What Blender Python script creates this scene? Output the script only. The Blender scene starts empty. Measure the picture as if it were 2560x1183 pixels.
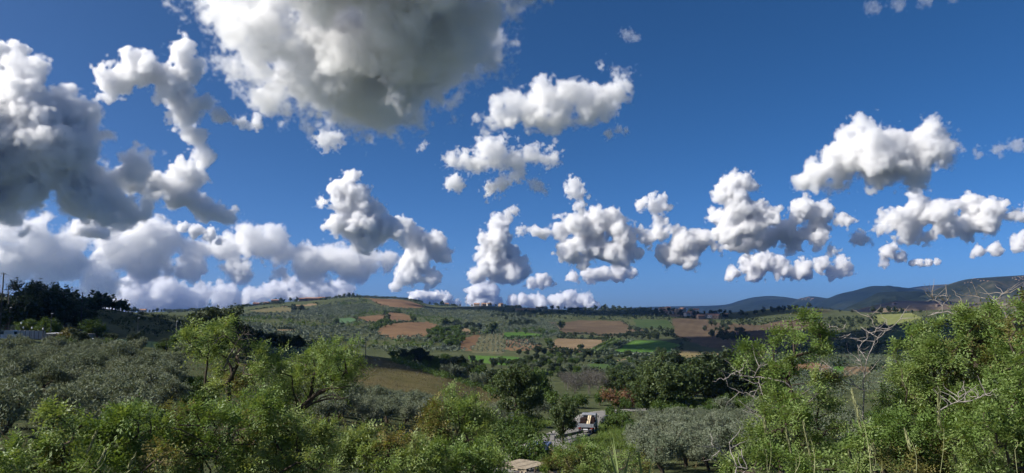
import bpy, math, random
import numpy as np
from mathutils import Vector

# ------------------------------------------------------------------ camera, sky, sun, exposure
sc = bpy.context.scene
C = sc.collection
F = 1898.0                                   # focal length in photo pixels (photo 2560 x 1183)
HORIZON = 790.0
PITCH = math.atan((HORIZON - 591.5) / F)
CP, SP = math.cos(PITCH), math.sin(PITCH)
cam = bpy.data.cameras.new('camera')
cam_o = bpy.data.objects.new('camera', cam)
C.objects.link(cam_o)
cam.sensor_width = 36.0
cam.lens = 36.0 * F / 2560.0
cam.clip_start = 0.1
cam.clip_end = 80000.0
cam_o.rotation_euler = (math.pi / 2 + PITCH, 0, 0)
sc.camera = cam_o

SUN_EL, SUN_AZ = math.radians(36.6), math.radians(-106.0)
w = bpy.data.worlds.new('World')
sc.world = w
w.use_nodes = True
nt = w.node_tree
bg = nt.nodes['Background']
sky = nt.nodes.new('ShaderNodeTexSky')
sky.sky_type = 'NISHITA'
sky.sun_disc = False
sky.sun_elevation = SUN_EL
sky.sun_rotation = SUN_AZ
sky.altitude = 140
sky.air_density = 0.342
sky.dust_density = 1.34
sky.ozone_density = 4.76
hs = nt.nodes.new('ShaderNodeHueSaturation')
hs.inputs['Hue'].default_value = 0.4968
hs.inputs['Saturation'].default_value = 1.2
nt.links.new(sky.outputs[0], hs.inputs['Color'])
nt.links.new(hs.outputs[0], bg.inputs[0])
bg.inputs[1].default_value = 0.104

sun = bpy.data.lights.new('sun', 'SUN')
sun_o = bpy.data.objects.new('sun', sun)
C.objects.link(sun_o)
sun.energy = 5.0
sun.angle = math.radians(0.53)
sun.color = (1.0, 0.95, 0.87)
SUN = Vector((math.sin(SUN_AZ) * math.cos(SUN_EL), math.cos(SUN_AZ) * math.cos(SUN_EL), math.sin(SUN_EL)))
sun_o.rotation_euler = (-SUN).to_track_quat('-Z', 'Y').to_euler()

sc.view_settings.view_transform = 'Standard'
sc.view_settings.look = 'None'
sc.view_settings.exposure = 0.52
sc.view_settings.gamma = 1.0
cy = sc.cycles
cy.max_bounces = 16
cy.diffuse_bounces = 2
cy.glossy_bounces = 2
cy.transmission_bounces = 4
cy.volume_bounces = 14
cy.transparent_max_bounces = 16
cy.volume_step_rate = 2.0
cy.volume_max_steps = 512
cy.use_denoising = True
cy.denoiser = 'OPENIMAGEDENOISE'
cy.denoising_input_passes = 'RGB_ALBEDO_NORMAL'
cy.denoising_prefilter = 'ACCURATE'
cy.use_adaptive_sampling = True
cy.adaptive_threshold = 0.05

HAZE_DENSITY = 3.8e-5

# ------------------------------------------------------------------ helpers
RNG = np.random.default_rng(7)


def ray(px, py):
    u = (px - 1280.0) / F
    v = (591.5 - py) / F
    return np.array([u, CP - SP * v, SP + CP * v])


def ray_d(px, py, d):
    """point at horizontal distance d seen at photo pixel px, py"""
    r = ray(px, py)
    return r * (d / math.hypot(r[0], r[1]))


def tag(o, label=None, cat=None, group=None, kind=None):
    if label: o['label'] = label
    if cat: o['category'] = cat
    if group: o['group'] = group
    if kind: o['kind'] = kind
    return o


def new_obj(name, data, parent=None, loc=None):
    o = bpy.data.objects.new(name, data)
    C.objects.link(o)
    if parent is not None: o.parent = parent
    if loc is not None: o.location = loc
    return o


def empty(name, loc, rz=0.0):
    o = bpy.data.objects.new(name, None)
    C.objects.link(o)
    o.location = loc
    o.rotation_euler = (0, 0, rz)
    o.empty_display_size = 0.3
    return o


def mesh_np(name, P, Q, mat=None, smooth=False, tint=None, mats=None, mi=None):
    me = bpy.data.meshes.new(name)
    Q = np.asarray(Q)
    n = Q.shape[1]
    me.vertices.add(len(P))
    me.vertices.foreach_set('co', np.ascontiguousarray(P, dtype=np.float32).ravel())
    me.loops.add(Q.size)
    me.loops.foreach_set('vertex_index', np.ascontiguousarray(Q, dtype=np.int32).ravel())
    me.polygons.add(len(Q))
    me.polygons.foreach_set('loop_start', np.arange(0, Q.size, n, dtype=np.int32))
    if smooth: me.polygons.foreach_set('use_smooth', np.ones(len(Q), bool))
    for m in (mats or ([mat] if mat else [])): me.materials.append(m)
    if mi is not None: me.polygons.foreach_set('material_index', np.asarray(mi, dtype=np.int32))
    me.update(calc_edges=True)
    if tint is not None:
        a = me.attributes.new('tint', 'FLOAT', 'FACE')
        a.data.foreach_set('value', np.asarray(tint, dtype=np.float32))
    return me


class MB:
    """collects boxes, prisms, tubes and builds one mesh"""
    def __init__(s): s.v, s.f = [], []

    def add(s, vs, fs):
        b = len(s.v)
        s.v += [tuple(map(float, q)) for q in vs]
        s.f += [tuple(b + i for i in f) for f in fs]

    def box(s, c, size, rz=0.0, ry=0.0, rx=0.0):
        cx, cy_, cz = c
        a, b, d = size[0] / 2, size[1] / 2, size[2] / 2
        from mathutils import Euler
        R = Euler((rx, ry, rz)).to_matrix()
        vs = []
        for x in (-a, a):
            for y in (-b, b):
                for z in (-d, d):
                    q = R @ Vector((x, y, z))
                    vs.append((q.x + cx, q.y + cy_, q.z + cz))
        s.add(vs, [(0, 1, 3, 2), (4, 6, 7, 5), (0, 4, 5, 1), (2, 3, 7, 6), (0, 2, 6, 4), (1, 5, 7, 3)])

    def tube(s, pts, radii, n=6, cap=True):
        pts = [Vector(p) for p in pts]
        if not hasattr(radii, '__len__'): radii = [radii] * len(pts)
        vs, fs = [], []
        up = Vector((0, 0, 1))
        for i, p in enumerate(pts):
            t = (pts[min(i + 1, len(pts) - 1)] - pts[max(i - 1, 0)]).normalized()
            a = t.cross(up if abs(t.z) < .9 else Vector((1, 0, 0))).normalized()
            b = t.cross(a)
            for k in range(n):
                q = p + (a * math.cos(2 * math.pi * k / n) + b * math.sin(2 * math.pi * k / n)) * radii[i]
                vs.append(q[:])
        for i in range(len(pts) - 1):
            for k in range(n):
                k2 = (k + 1) % n
                fs.append((i * n + k, i * n + k2, (i + 1) * n + k2, (i + 1) * n + k))
        if cap:
            fs.append(tuple(range(n - 1, -1, -1)))
            fs.append(tuple((len(pts) - 1) * n + k for k in range(n)))
        s.add(vs, fs)

    def prism(s, prof, x0, x1, axis=0):
        """profile [(a,b)] extruded along x (axis 0) from x0 to x1"""
        n = len(prof)
        vs = [(x0, a, b) for a, b in prof] + [(x1, a, b) for a, b in prof]
        fs = [tuple(range(n - 1, -1, -1)), tuple(range(n, 2 * n))]
        fs += [(i, (i + 1) % n, n + (i + 1) % n, n + i) for i in range(n)]
        s.add(vs, fs)

    def mesh(s, name, mat=None, smooth=False):
        me = bpy.data.meshes.new(name)
        me.from_pydata(s.v, [], s.f)
        me.update()
        if smooth: me.polygons.foreach_set('use_smooth', np.ones(len(me.polygons), bool))
        if mat: me.materials.append(mat)
        return me

    def obj(s, name, mat, parent=None, bevel=0.0, smooth=False):
        me = s.mesh(name, mat, smooth)
        if bevel:
            import bmesh
            bm = bmesh.new()
            bm.from_mesh(me)
            bmesh.ops.bevel(bm, geom=list(bm.edges), offset=bevel, segments=1, affect='EDGES', clamp_overlap=True)
            bm.to_mesh(me)
            bm.free()
        return new_obj(name, me, parent)


# value noise in 2D, smooth, about -1..1
def vnoise(x, y, seed=0):
    x = np.asarray(x, float); y = np.asarray(y, float)
    xi = np.floor(x).astype(np.int64); yi = np.floor(y).astype(np.int64)
    fx = x - xi; fy = y - yi
    fx = fx * fx * fx * (fx * (fx * 6 - 15) + 10); fy = fy * fy * fy * (fy * (fy * 6 - 15) + 10)

    def h(a, b):
        n = (a * 374761393 + b * 668265263 + seed * 974711) & 0xffffffff
        n = ((n ^ (n >> 13)) * 1274126177) & 0xffffffff
        return ((n ^ (n >> 16)) & 0xffff) / 32767.5 - 1.0
    a = h(xi, yi) * (1 - fx) + h(xi + 1, yi) * fx
    b = h(xi, yi + 1) * (1 - fx) + h(xi + 1, yi + 1) * fx
    return a * (1 - fy) + b * fy


def fbm(x, y, wl, octs=4, seed=0, gain=.5):
    s = 0; a = 1.0
    for k in range(octs):
        s = s + a * vnoise(x / wl + 17.3 * k, y / wl - 9.1 * k, seed + k)
        wl *= .5; a *= gain
    return s


def in_poly(x, y, poly):
    x = np.asarray(x, float); y = np.asarray(y, float)
    inside = np.zeros(x.shape, bool)
    n = len(poly)
    for i in range(n):
        x1, y1 = poly[i]; x2, y2 = poly[(i + 1) % n]
        c = ((y1 > y) != (y2 > y))
        with np.errstate(divide='ignore', invalid='ignore'):
            xx = (x2 - x1) * (y - y1) / (y2 - y1 + 1e-12) + x1
        inside ^= c & (x < xx)
    return inside


# ------------------------------------------------------------------ materials
def srgb(r, g, b):
    return tuple((c / 12.92 if c < .04045 else ((c + .055) / 1.055) ** 2.4) for c in (r / 255, g / 255, b / 255))


def mat_base(name, rough=.8, spec=.2):
    m = bpy.data.materials.new(name)
    m.use_nodes = True
    b = m.node_tree.nodes['Principled BSDF']
    b.inputs['Roughness'].default_value = rough
    b.inputs['Specular IOR Level'].default_value = spec
    return m, m.node_tree, b


def ramp(nt, stops):
    r = nt.nodes.new('ShaderNodeValToRGB')
    e = r.color_ramp.elements
    while len(e) > 1: e.remove(e[-1])
    e[0].position = stops[0][0]; e[0].color = (*stops[0][1], 1)
    for p, c in stops[1:]:
        k = e.new(p); k.color = (*c, 1)
    return r


def noise_node(nt, scale, detail=4, rough=.6, coord='Object', stretch=None, rot=0):
    tc = nt.nodes.new('ShaderNodeTexCoord')
    n = nt.nodes.new('ShaderNodeTexNoise')
    n.inputs['Scale'].default_value = scale
    n.inputs['Detail'].default_value = detail
    n.inputs['Roughness'].default_value = rough
    if stretch:
        mp = nt.nodes.new('ShaderNodeMapping')
        mp.inputs['Scale'].default_value = stretch
        mp.inputs['Rotation'].default_value = (0, 0, rot)
        nt.links.new(tc.outputs[coord], mp.inputs[0])
        nt.links.new(mp.outputs[0], n.inputs['Vector'])
    else:
        nt.links.new(tc.outputs[coord], n.inputs['Vector'])
    return n


def mix_node(nt, a, b, fac, mode='MIX'):
    m = nt.nodes.new('ShaderNodeMix')
    m.data_type = 'RGBA'
    m.blend_type = mode
    for sock, val in ((m.inputs[6], a), (m.inputs[7], b), (m.inputs[0], fac)):
        if hasattr(val, 'links'): nt.links.new(val, sock)
        elif isinstance(val, tuple): sock.default_value = (*val, 1)
        else: sock.default_value = val
    return m.outputs[2]


def plain_mat(name, col, rough=.7, spec=.3, metal=0.0, var=.15, scale=6.0):
    m, nt, b = mat_base(name, rough, spec)
    n = noise_node(nt, scale)
    r = ramp(nt, [(.3, tuple(c * (1 - var) for c in col)), (.7, tuple(min(1, c * (1 + var)) for c in col))])
    nt.links.new(n.outputs[0], r.inputs[0])
    nt.links.new(r.outputs[0], b.inputs['Base Color'])
    b.inputs['Metallic'].default_value = metal
    return m


def leaf_mat(name, c0, c1, c2, trans=.3, rough=.55, spec=.25):
    """colours vary leaf by leaf (tint attribute), by clump (noise) and from tree to tree"""
    m, nt, b = mat_base(name, rough, spec)
    at = nt.nodes.new('ShaderNodeAttribute'); at.attribute_name = 'tint'
    oi = nt.nodes.new('ShaderNodeObjectInfo')
    n = noise_node(nt, .9, 2, .5)
    add = nt.nodes.new('ShaderNodeMath'); add.operation = 'MULTIPLY_ADD'
    nt.links.new(at.outputs['Fac'], add.inputs[0]); add.inputs[1].default_value = .45
    sub = nt.nodes.new('ShaderNodeMath'); sub.operation = 'MULTIPLY_ADD'
    nt.links.new(n.outputs[0], sub.inputs[0]); sub.inputs[1].default_value = .8; sub.inputs[2].default_value = -.22
    nt.links.new(sub.outputs[0], add.inputs[2])
    ad2 = nt.nodes.new('ShaderNodeMath'); ad2.operation = 'MULTIPLY_ADD'
    nt.links.new(oi.outputs['Random'], ad2.inputs[0]); ad2.inputs[1].default_value = .3
    nt.links.new(add.outputs[0], ad2.inputs[2])
    r = ramp(nt, [(.1, c0), (.5, c1), (.95, c2)])
    nt.links.new(ad2.outputs[0], r.inputs[0])
    nt.links.new(r.outputs[0], b.inputs['Base Color'])
    if trans:
        t = nt.nodes.new('ShaderNodeBsdfTranslucent')
        g = nt.nodes.new('ShaderNodeMix'); g.data_type = 'RGBA'; g.blend_type = 'MULTIPLY'
        g.inputs[0].default_value = 1.0
        nt.links.new(r.outputs[0], g.inputs[6]); g.inputs[7].default_value = (1.25, 1.15, .55, 1)
        nt.links.new(g.outputs[2], t.inputs[0])
        mx = nt.nodes.new('ShaderNodeMixShader'); mx.inputs[0].default_value = trans
        out = nt.nodes['Material Output']
        nt.links.new(b.outputs[0], mx.inputs[1]); nt.links.new(t.outputs[0], mx.inputs[2])
        nt.links.new(mx.outputs[0], out.inputs['Surface'])
    return m


def ground_mat(name, cols, s1=.02, s2=.3, stripe=None, bump=.4):
    """cols: dark, mid, light of the soil or crop; stripe: (wavelength m, angle, strength, colour)"""
    m, nt, b = mat_base(name, .95, .05)
    n1 = noise_node(nt, s1, 6, .65)
    n2 = noise_node(nt, s2, 5, .7)
    mm = nt.nodes.new('ShaderNodeMath'); mm.operation = 'MULTIPLY_ADD'
    nt.links.new(n2.outputs[0], mm.inputs[0]); mm.inputs[1].default_value = .55
    m2 = nt.nodes.new('ShaderNodeMath'); m2.operation = 'MULTIPLY_ADD'
    nt.links.new(n1.outputs[0], m2.inputs[0]); m2.inputs[1].default_value = .75; m2.inputs[2].default_value = -.15
    nt.links.new(m2.outputs[0], mm.inputs[2])
    r = ramp(nt, [(.25, cols[0]), (.5, cols[1]), (.78, cols[2])])
    nt.links.new(mm.outputs[0], r.inputs[0])
    col = r.outputs[0]
    if stripe:
        wl, ang, st, sc_ = stripe
        tc = nt.nodes.new('ShaderNodeTexCoord')
        mp = nt.nodes.new('ShaderNodeMapping'); mp.inputs['Rotation'].default_value = (0, 0, ang)
        wv = nt.nodes.new('ShaderNodeTexWave'); wv.inputs['Scale'].default_value = 6.2832 / (20 * wl) 
        wv.inputs['Distortion'].default_value = 1.2; wv.inputs['Detail'].default_value = 2; wv.inputs['Detail Scale'].default_value = .3
        nt.links.new(tc.outputs['Object'], mp.inputs[0]); nt.links.new(mp.outputs[0], wv.inputs[0])
        mu = nt.nodes.new('ShaderNodeMath'); mu.operation = 'MULTIPLY'; mu.inputs[1].default_value = st
        nt.links.new(wv.outputs['Fac'], mu.inputs[0])
        col = mix_node(nt, col, tuple(c * .42 for c in sc_), mu.outputs[0])
    nt.links.new(col, b.inputs['Base Color'])
    if bump:
        bp = nt.nodes.new('ShaderNodeBump'); bp.inputs['Strength'].default_value = bump; bp.inputs['Distance'].default_value = .6
        nt.links.new(n2.outputs[0], bp.inputs['Height']); nt.links.new(bp.outputs[0], b.inputs['Normal'])
    return m
# ------------------------------------------------------------------ terrain
KD = [45, 70, 100, 150, 220, 300, 420, 600, 850, 1200, 1700]
COLS = {          # photo row of the bare ground at those distances, per photo column
    -900: [1100, 1000, 935, 862, 822, 780, 740, 745, 765, 780, 790],
    -300: [1105, 1005, 940, 868, 828, 790, 758, 762, 772, 782, 788],
    0:    [1110, 1010, 945, 876, 834, 800, 766, 768, 776, 784, 787],
    200:  [1120, 1020, 950, 882, 838, 805, 769, 776, 784, 786, 786],
    400:  [1130, 1030, 960, 892, 848, 818, 796, 786, 788, 787, 783],
    600:  [1140, 1040, 975, 908, 870, 852, 844, 836, 815, 787, 770],
    800:  [1155, 1062, 1003, 942, 897, 874, 868, 856, 822, 785, 751],
    900:  [1165, 1075, 1022, 966, 912, 887, 880, 868, 830, 782, 744],
    1000: [1180, 1092, 1042, 986, 926, 903, 890, 869, 828, 787, 748],
    1100: [1190, 1100, 1054, 1000, 942, 925, 897, 872, 836, 797, 764],
    1240: [1195, 1106, 1058, 1006, 978, 942, 904, 876, 842, 800, 768],
    1400: [1198, 1106, 1056, 1010, 976, 940, 908, 882, 848, 806, 772],
    1600: [1200, 1112, 1058, 1015, 980, 945, 912, 888, 851, 810, 773],
    1800: [1200, 1118, 1068, 1020, 985, 950, 916, 892, 864, 822, 784],
    2000: [1205, 1122, 1076, 1033, 990, 955, 924, 896, 864, 818, 769],
    2100: [1205, 1125, 1080, 1035, 995, 960, 928, 900, 868, 822, 774],
    2200: [1205, 1125, 1080, 1035, 1000, 965, 934, 904, 862, 816, 780],
    2400: [1205, 1125, 1080, 1035, 1000, 965, 934, 900, 852, 806, 776],
    2560: [1205, 1125, 1080, 1035, 1000, 965, 930, 895, 846, 802, 772],
    3400: [1205, 1125, 1080, 1035, 1000, 960, 920, 885, 840, 800, 770],
}
DV = np.concatenate([np.geomspace(.1, 24, 34)[:-1], np.geomspace(24, 320, 105)[:-1], np.geomspace(320, 1900, 175)[:-1], np.geomspace(1900, 9400, 26)])
TH = np.radians(np.concatenate([np.arange(-180, -52, 4.0), np.arange(-52, -37, .5), np.arange(-37, 37, .14), np.arange(37, 52, .5), np.arange(52, 181, 4.0)]))


def pchip(x, y, xq):
    x = np.asarray(x, float); y = np.asarray(y, float)
    h = np.diff(x); dl = np.diff(y) / h
    m = np.zeros_like(y)
    for i in range(1, len(x) - 1):
        if dl[i - 1] * dl[i] > 0:
            w1 = 2 * h[i] + h[i - 1]; w2 = h[i] + 2 * h[i - 1]
            m[i] = (w1 + w2) / (w1 / dl[i - 1] + w2 / dl[i])
    m[0], m[-1] = dl[0], dl[-1]
    xq = np.clip(xq, x[0], x[-1])
    i = np.clip(np.searchsorted(x, xq) - 1, 0, len(x) - 2)
    t = (xq - x[i]) / h[i]
    return ((1 + 2 * t) * (1 - t) ** 2) * y[i] + t * (1 - t) ** 2 * h[i] * m[i] + t * t * (3 - 2 * t) * y[i + 1] + t * t * (t - 1) * h[i] * m[i + 1]


def build_height():
    pxs = sorted(COLS)
    prof = []
    ld = np.log(DV)
    for px in pxs:
        th = math.atan((px - 1280) / F)
        fore = math.cos(th)
        ks, zs = [.1, .6, 3, 6, 12, 24], [-1.6, -1.62, -1.8, -2.6, -4.3, -6.6]
        for d, py in zip(KD, COLS[px]):
            r = ray(px, py)
            ks.append(d); zs.append(r[2] / math.hypot(r[0], r[1]) * d)
        zc = zs[-1]
        ks += [2300, 3200, 9400]; zs += [min(zc - 8, -4), -24, -30]
        # interpolate the slope z/d, which behaves well over decades of distance
        prof.append(pchip(np.log(ks), np.array(zs) / np.array(ks), ld) * DV)
    prof = np.array(prof)
    tc = np.array([math.atan((px - 1280) / F) for px in pxs])
    Z = np.array([pchip(tc, prof[:, j] / DV[j], np.clip(TH, tc[0], tc[-1])) * DV[j] for j in range(len(DV))]).T
    back = np.clip((np.degrees(np.abs(TH)) - 60) / 100, 0, 1)[:, None]; back = back * back * (3 - 2 * back)
    Z = Z * (1 - back) + (Z[:1] + Z[-1:]) / 2 * back
    X = np.sin(TH)[:, None] * DV[None]; Y = np.cos(TH)[:, None] * DV[None]
    amp = np.clip((DV - 30) / 600, 0, 1)[None]
    Z = Z + fbm(X, Y, 260, 5, 3) * 4.0 * amp * np.clip((2600 - DV) / 800, .2, 1)[None] + fbm(X, Y, 22, 3, 11) * .22 * np.clip((DV - 15) / 60, 0, 1)[None]
    return X, Y, Z


TX, TY, TZ = build_height()


def ground_z(x, y):
    th = np.arctan2(x, y); d = np.clip(np.hypot(x, y), DV[0], DV[-1] * .999)
    i = np.clip(np.searchsorted(TH, th) - 1, 0, len(TH) - 2); j = np.clip(np.searchsorted(DV, d) - 1, 0, len(DV) - 2)
    a = (th - TH[i]) / (TH[i + 1] - TH[i]); b = (d - DV[j]) / (DV[j + 1] - DV[j])
    return (TZ[i, j] * (1 - a) + TZ[i + 1, j] * a) * (1 - b) + (TZ[i, j + 1] * (1 - a) + TZ[i + 1, j + 1] * a) * b


DQ = np.geomspace(5, 2300, 900)


def hit(px, py):
    """first ground point seen at a photo pixel"""
    r = ray(px, py)
    h = math.hypot(r[0], r[1]); s = r[2] / h
    x, y = r[0] / h * DQ, r[1] / h * DQ
    z = ground_z(x, y)
    g = z - s * DQ
    k = np.argmax(g > 0) if (g > 0).any() else len(DQ) - 1
    if not (g > 0).any(): k = int(np.argmax(g / DQ))
    d = DQ[k]
    if k > 0 and g[k] > 0:
        t = -g[k - 1] / (g[k] - g[k - 1]); d = DQ[k - 1] + t * (DQ[k] - DQ[k - 1])
    p = np.array([r[0] / h * d, r[1] / h * d, 0.0])
    p[2] = float(ground_z(p[0], p[1]))
    return p


def on_ground(px, d):
    th = math.atan((px - 1280) / F)
    x, y = math.sin(th) * d, math.cos(th) * d
    return np.array([x, y, float(ground_z(x, y))])


def dist(p): return math.hypot(p[0], p[1])


def world_poly(pts): return [tuple(hit(*q)[:2]) for q in pts]


def densify(pts, step=14):
    out = []
    for i in range(len(pts)):
        a, b = pts[i], pts[(i + 1) % len(pts)]
        n = max(1, int(math.hypot(b[0] - a[0], b[1] - a[1]) / step))
        out += [(a[0] + (b[0] - a[0]) * k / n, a[1] + (b[1] - a[1]) * k / n) for k in range(n)]
    return out


STUB = [(.19, .115, .062), (.255, .16, .087), (.32, .21, .12)]
TAN = [(.20, .14, .08), (.27, .195, .11), (.34, .25, .15)]
BROWN = [(.12, .088, .055), (.165, .122, .076), (.22, .168, .105)]
CROP = [(.055, .12, .02), (.085, .17, .03), (.12, .21, .045)]
LIME = [(.16, .19, .06), (.22, .24, .085), (.28, .29, .11)]
DULL = [(.04, .07, .025), (.06, .095, .035), (.09, .12, .045)]
def dim(cols, k, spread=1.35):
    m = cols[1]
    return [tuple(max(.004, (mm + (c - mm) * spread) * k) for c, mm in zip(col, m)) for col in cols]


STUB, TAN, BROWN, CROP, LIME, DULL = dim(STUB, .66, 1.6), dim(TAN, .74, 1.6), dim(BROWN, .62, 1.6), dim(CROP, .85, 1.7), dim(LIME, .8), dim(DULL, .8)
FIELDS = [        # label, polygon in photo pixels, colours, stripe
    ('orange stubble field over the hill crest', [(912, 744), (940, 747), (991, 748), (1029, 754), (1066, 767), (1037, 771), (991, 768), (955, 765), (935, 756)], STUB, (9, .4, .25, (.2, .12, .06))),
    ('small orange ploughed field left of the pair below the crest', [(881, 794), (961, 786), (963, 796), (940, 808), (910, 805)], STUB, (7, 1.0, .3, (.2, .12, .06))),
    ('small orange ploughed field right of the pair below the crest', [(971, 781), (1011, 784), (1034, 795), (1034, 803), (976, 805), (968, 796)], STUB, (7, .2, .3, (.2, .12, .06))),
    ('largest orange ploughed field on the hillside', [(976, 809), (1037, 805), (1072, 805), (1110, 817), (1057, 842), (978, 847), (943, 834), (948, 822)], STUB, (8, .7, .3, (.2, .115, .055))),
    ('narrow tan field above the striped orchard', [(1125, 816), (1194, 826), (1205, 831), (1160, 838)], TAN, None),
    ('brown field with furrows left of the striped orchard', [(1148, 850), (1184, 838), (1203, 837), (1178, 878), (1156, 876)], STUB, (5, -.5, .4, (.18, .11, .06))),
    ('grassy striped orchard field with rows of olives', [(1203, 837), (1262, 832), (1262, 872), (1255, 886), (1178, 882)], [(.09, .09, .045), (.125, .12, .06), (.16, .145, .08)], (9, -.55, .3, (.25, .21, .13))),
    ('bright green crop strip on the far slope', [(1262, 832), (1303, 830), (1374, 839), (1328, 846), (1262, 847)], CROP, (5, .9, .3, (.1, .21, .03))),
    ('reddish orchard field under the bright green strip', [(1265, 848), (1318, 848), (1322, 857), (1356, 865), (1328, 876), (1288, 878), (1262, 874)], STUB, None),
    ('tan ploughed field left of the vineyard', [(1394, 846), (1516, 850), (1495, 862), (1473, 878), (1437, 881), (1369, 873), (1381, 855)], TAN, (6, -.3, .4, (.2, .14, .08))),
    ('sloping vineyard field with dark rows', [(1528, 846), (1577, 850), (1506, 887), (1474, 884), (1475, 878), (1511, 856)], [(.07, .1, .035), (.1, .13, .05), (.14, .16, .07)], None),
    ('large bright green field right of the vineyard', [(1582, 851), (1653, 851), (1701, 862), (1703, 873), (1668, 890), (1531, 890), (1526, 883)], CROP, (11, .5, .3, (.07, .17, .025))),
    ('wide brown field behind the lone oak', [(1366, 806), (1409, 806), (1455, 800), (1556, 804), (1582, 822), (1612, 825), (1564, 839), (1506, 841), (1468, 836), (1404, 837), (1399, 824)], BROWN, (10, 1.2, .25, (.25, .17, .1))),
    ('dark brown field around the far wood', [(1680, 796), (1760, 796), (1790, 806), (1900, 813), (1960, 800), (2060, 806), (2060, 862), (1950, 882), (1850, 885), (1760, 866), (1690, 842)], BROWN, (14, .3, .25, (.14, .1, .07))),
    ('small tan field right of the bright green field', [(1665, 893), (1703, 875), (1807, 883), (1802, 893), (1752, 899)], [(.15, .12, .055), (.19, .15, .07), (.23, .185, .09)], None),
    ('pale green field on the right slope', [(2186, 787), (2275, 783), (2318, 799), (2224, 818), (2180, 810)], LIME, (12, .6, .2, (.27, .28, .1))),
    ('thin yellow green strip below the pale green field', [(2205, 834), (2313, 808), (2360, 811), (2262, 819)], LIME, None),
    ('dark green field below the yellow green strip', [(2190, 848), (2262, 820), (2362, 812), (2370, 845), (2240, 856)], DULL, None),
    ('brown valley field behind the slender locust tree', [(1975, 940), (1996, 911), (2029, 906), (2077, 914), (2072, 931), (2034, 942)], STUB, None),
    ('small green plot beside the valley field', [(2085, 916), (2110, 916), (2100, 942), (2080, 935)], CROP, None),
    ('tan plot with dark furrows behind the bare tree', [(2113, 917), (2214, 916), (2178, 931), (2108, 941)], TAN, (3.2, .5, .6, (.08, .065, .04))),
    ('green field left of the valley wood', [(1168, 889), (1277, 891), (1328, 898), (1318, 904), (1267, 914), (1176, 904)], CROP, None),
    ('rounded green mound field before the vineyard', [(1417, 924), (1480, 909), (1541, 910), (1531, 934), (1506, 937), (1450, 928)], [(.04, .075, .02), (.06, .1, .028), (.09, .125, .042)], None),
    ('scrap of tan field above the green mound', [(1541, 899), (1582, 897), (1577, 908), (1545, 914)], TAN, None),
    ('tan grass field on the left hill shoulder', [(623, 777), (687, 768), (737, 771), (727, 782), (661, 785)], [(.09, .085, .04), (.13, .115, .055), (.17, .145, .075)], None),
    ('thin tan field under the crest farm', [(700, 767), (785, 759), (800, 761), (752, 768)], TAN, None),
    ('dry brown meadow sloping down to the hedge', [(860, 884), (915, 889), (1000, 906), (1100, 938), (1200, 968), (1255, 992), (1240, 1006), (1150, 996), (1050, 982), (960, 975), (860, 968)], [(.06, .062, .022), (.105, .09, .038), (.155, .12, .056)], None),
    ('tan field behind the dark hedge at the hill foot', [(674, 823), (737, 824), (735, 835), (702, 834)], TAN, None),
    ('dark green field behind the locust trees', [(668, 866), (800, 868), (850, 880), (850, 892), (700, 886)], DULL, None),
    ('blue green field left of the orange pair', [(839, 797), (881, 794), (902, 805), (852, 810)], [(.06, .11, .05), (.08, .14, .065), (.1, .16, .08)], None),
    ('dull green field below the far village', [(1582, 799), (1670, 801), (1683, 822), (1594, 819)], DULL, None),
    ('tan field beside the far village', [(1650, 782), (1740, 786), (1760, 794), (1690, 794)], TAN, None),
    ('tan field on the ridge near the mast', [(1290, 771), (1345, 770), (1340, 775), (1290, 778)], TAN, None),
    ('pale grass terrace on the knoll slope', [(1965, 785), (2050, 770), (2085, 776), (2040, 790)], [(.06, .06, .03), (.085, .082, .04), (.11, .1, .05)], None),
]

# which field each terrain face belongs to
FX = (TX[:-1, :-1] + TX[1:, 1:] + TX[:-1, 1:] + TX[1:, :-1]) / 4
FY = (TY[:-1, :-1] + TY[1:, 1:] + TY[:-1, 1:] + TY[1:, :-1]) / 4
FID = -np.ones(FX.shape, int)
FPOLY = []
for k, (lab, poly, cols, stripe) in enumerate(FIELDS):
    wp = world_poly(densify(poly))
    FPOLY.append(wp)
    xs = [q[0] for q in wp]; ys = [q[1] for q in wp]
    box = (FX > min(xs)) & (FX < max(xs)) & (FY > min(ys)) & (FY < max(ys))
    ii = np.argwhere(box)
    if len(ii):
        ins = in_poly(FX[box], FY[box], wp)
        FID[tuple(ii[ins].T)] = k

nT, nD = TX.shape
VID = np.arange(nT * nD).reshape(nT, nD)
P_ALL = np.stack([TX, TY, TZ], -1).reshape(-1, 3)
Q_ALL = np.stack([VID[:-1, :-1], VID[:-1, 1:], VID[1:, 1:], VID[1:, :-1]], -1)[:, :, ::-1]


def submesh(mask):
    q = Q_ALL[mask]
    u, inv = np.unique(q, return_inverse=True)
    return P_ALL[u], inv.reshape(q.shape)


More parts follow.
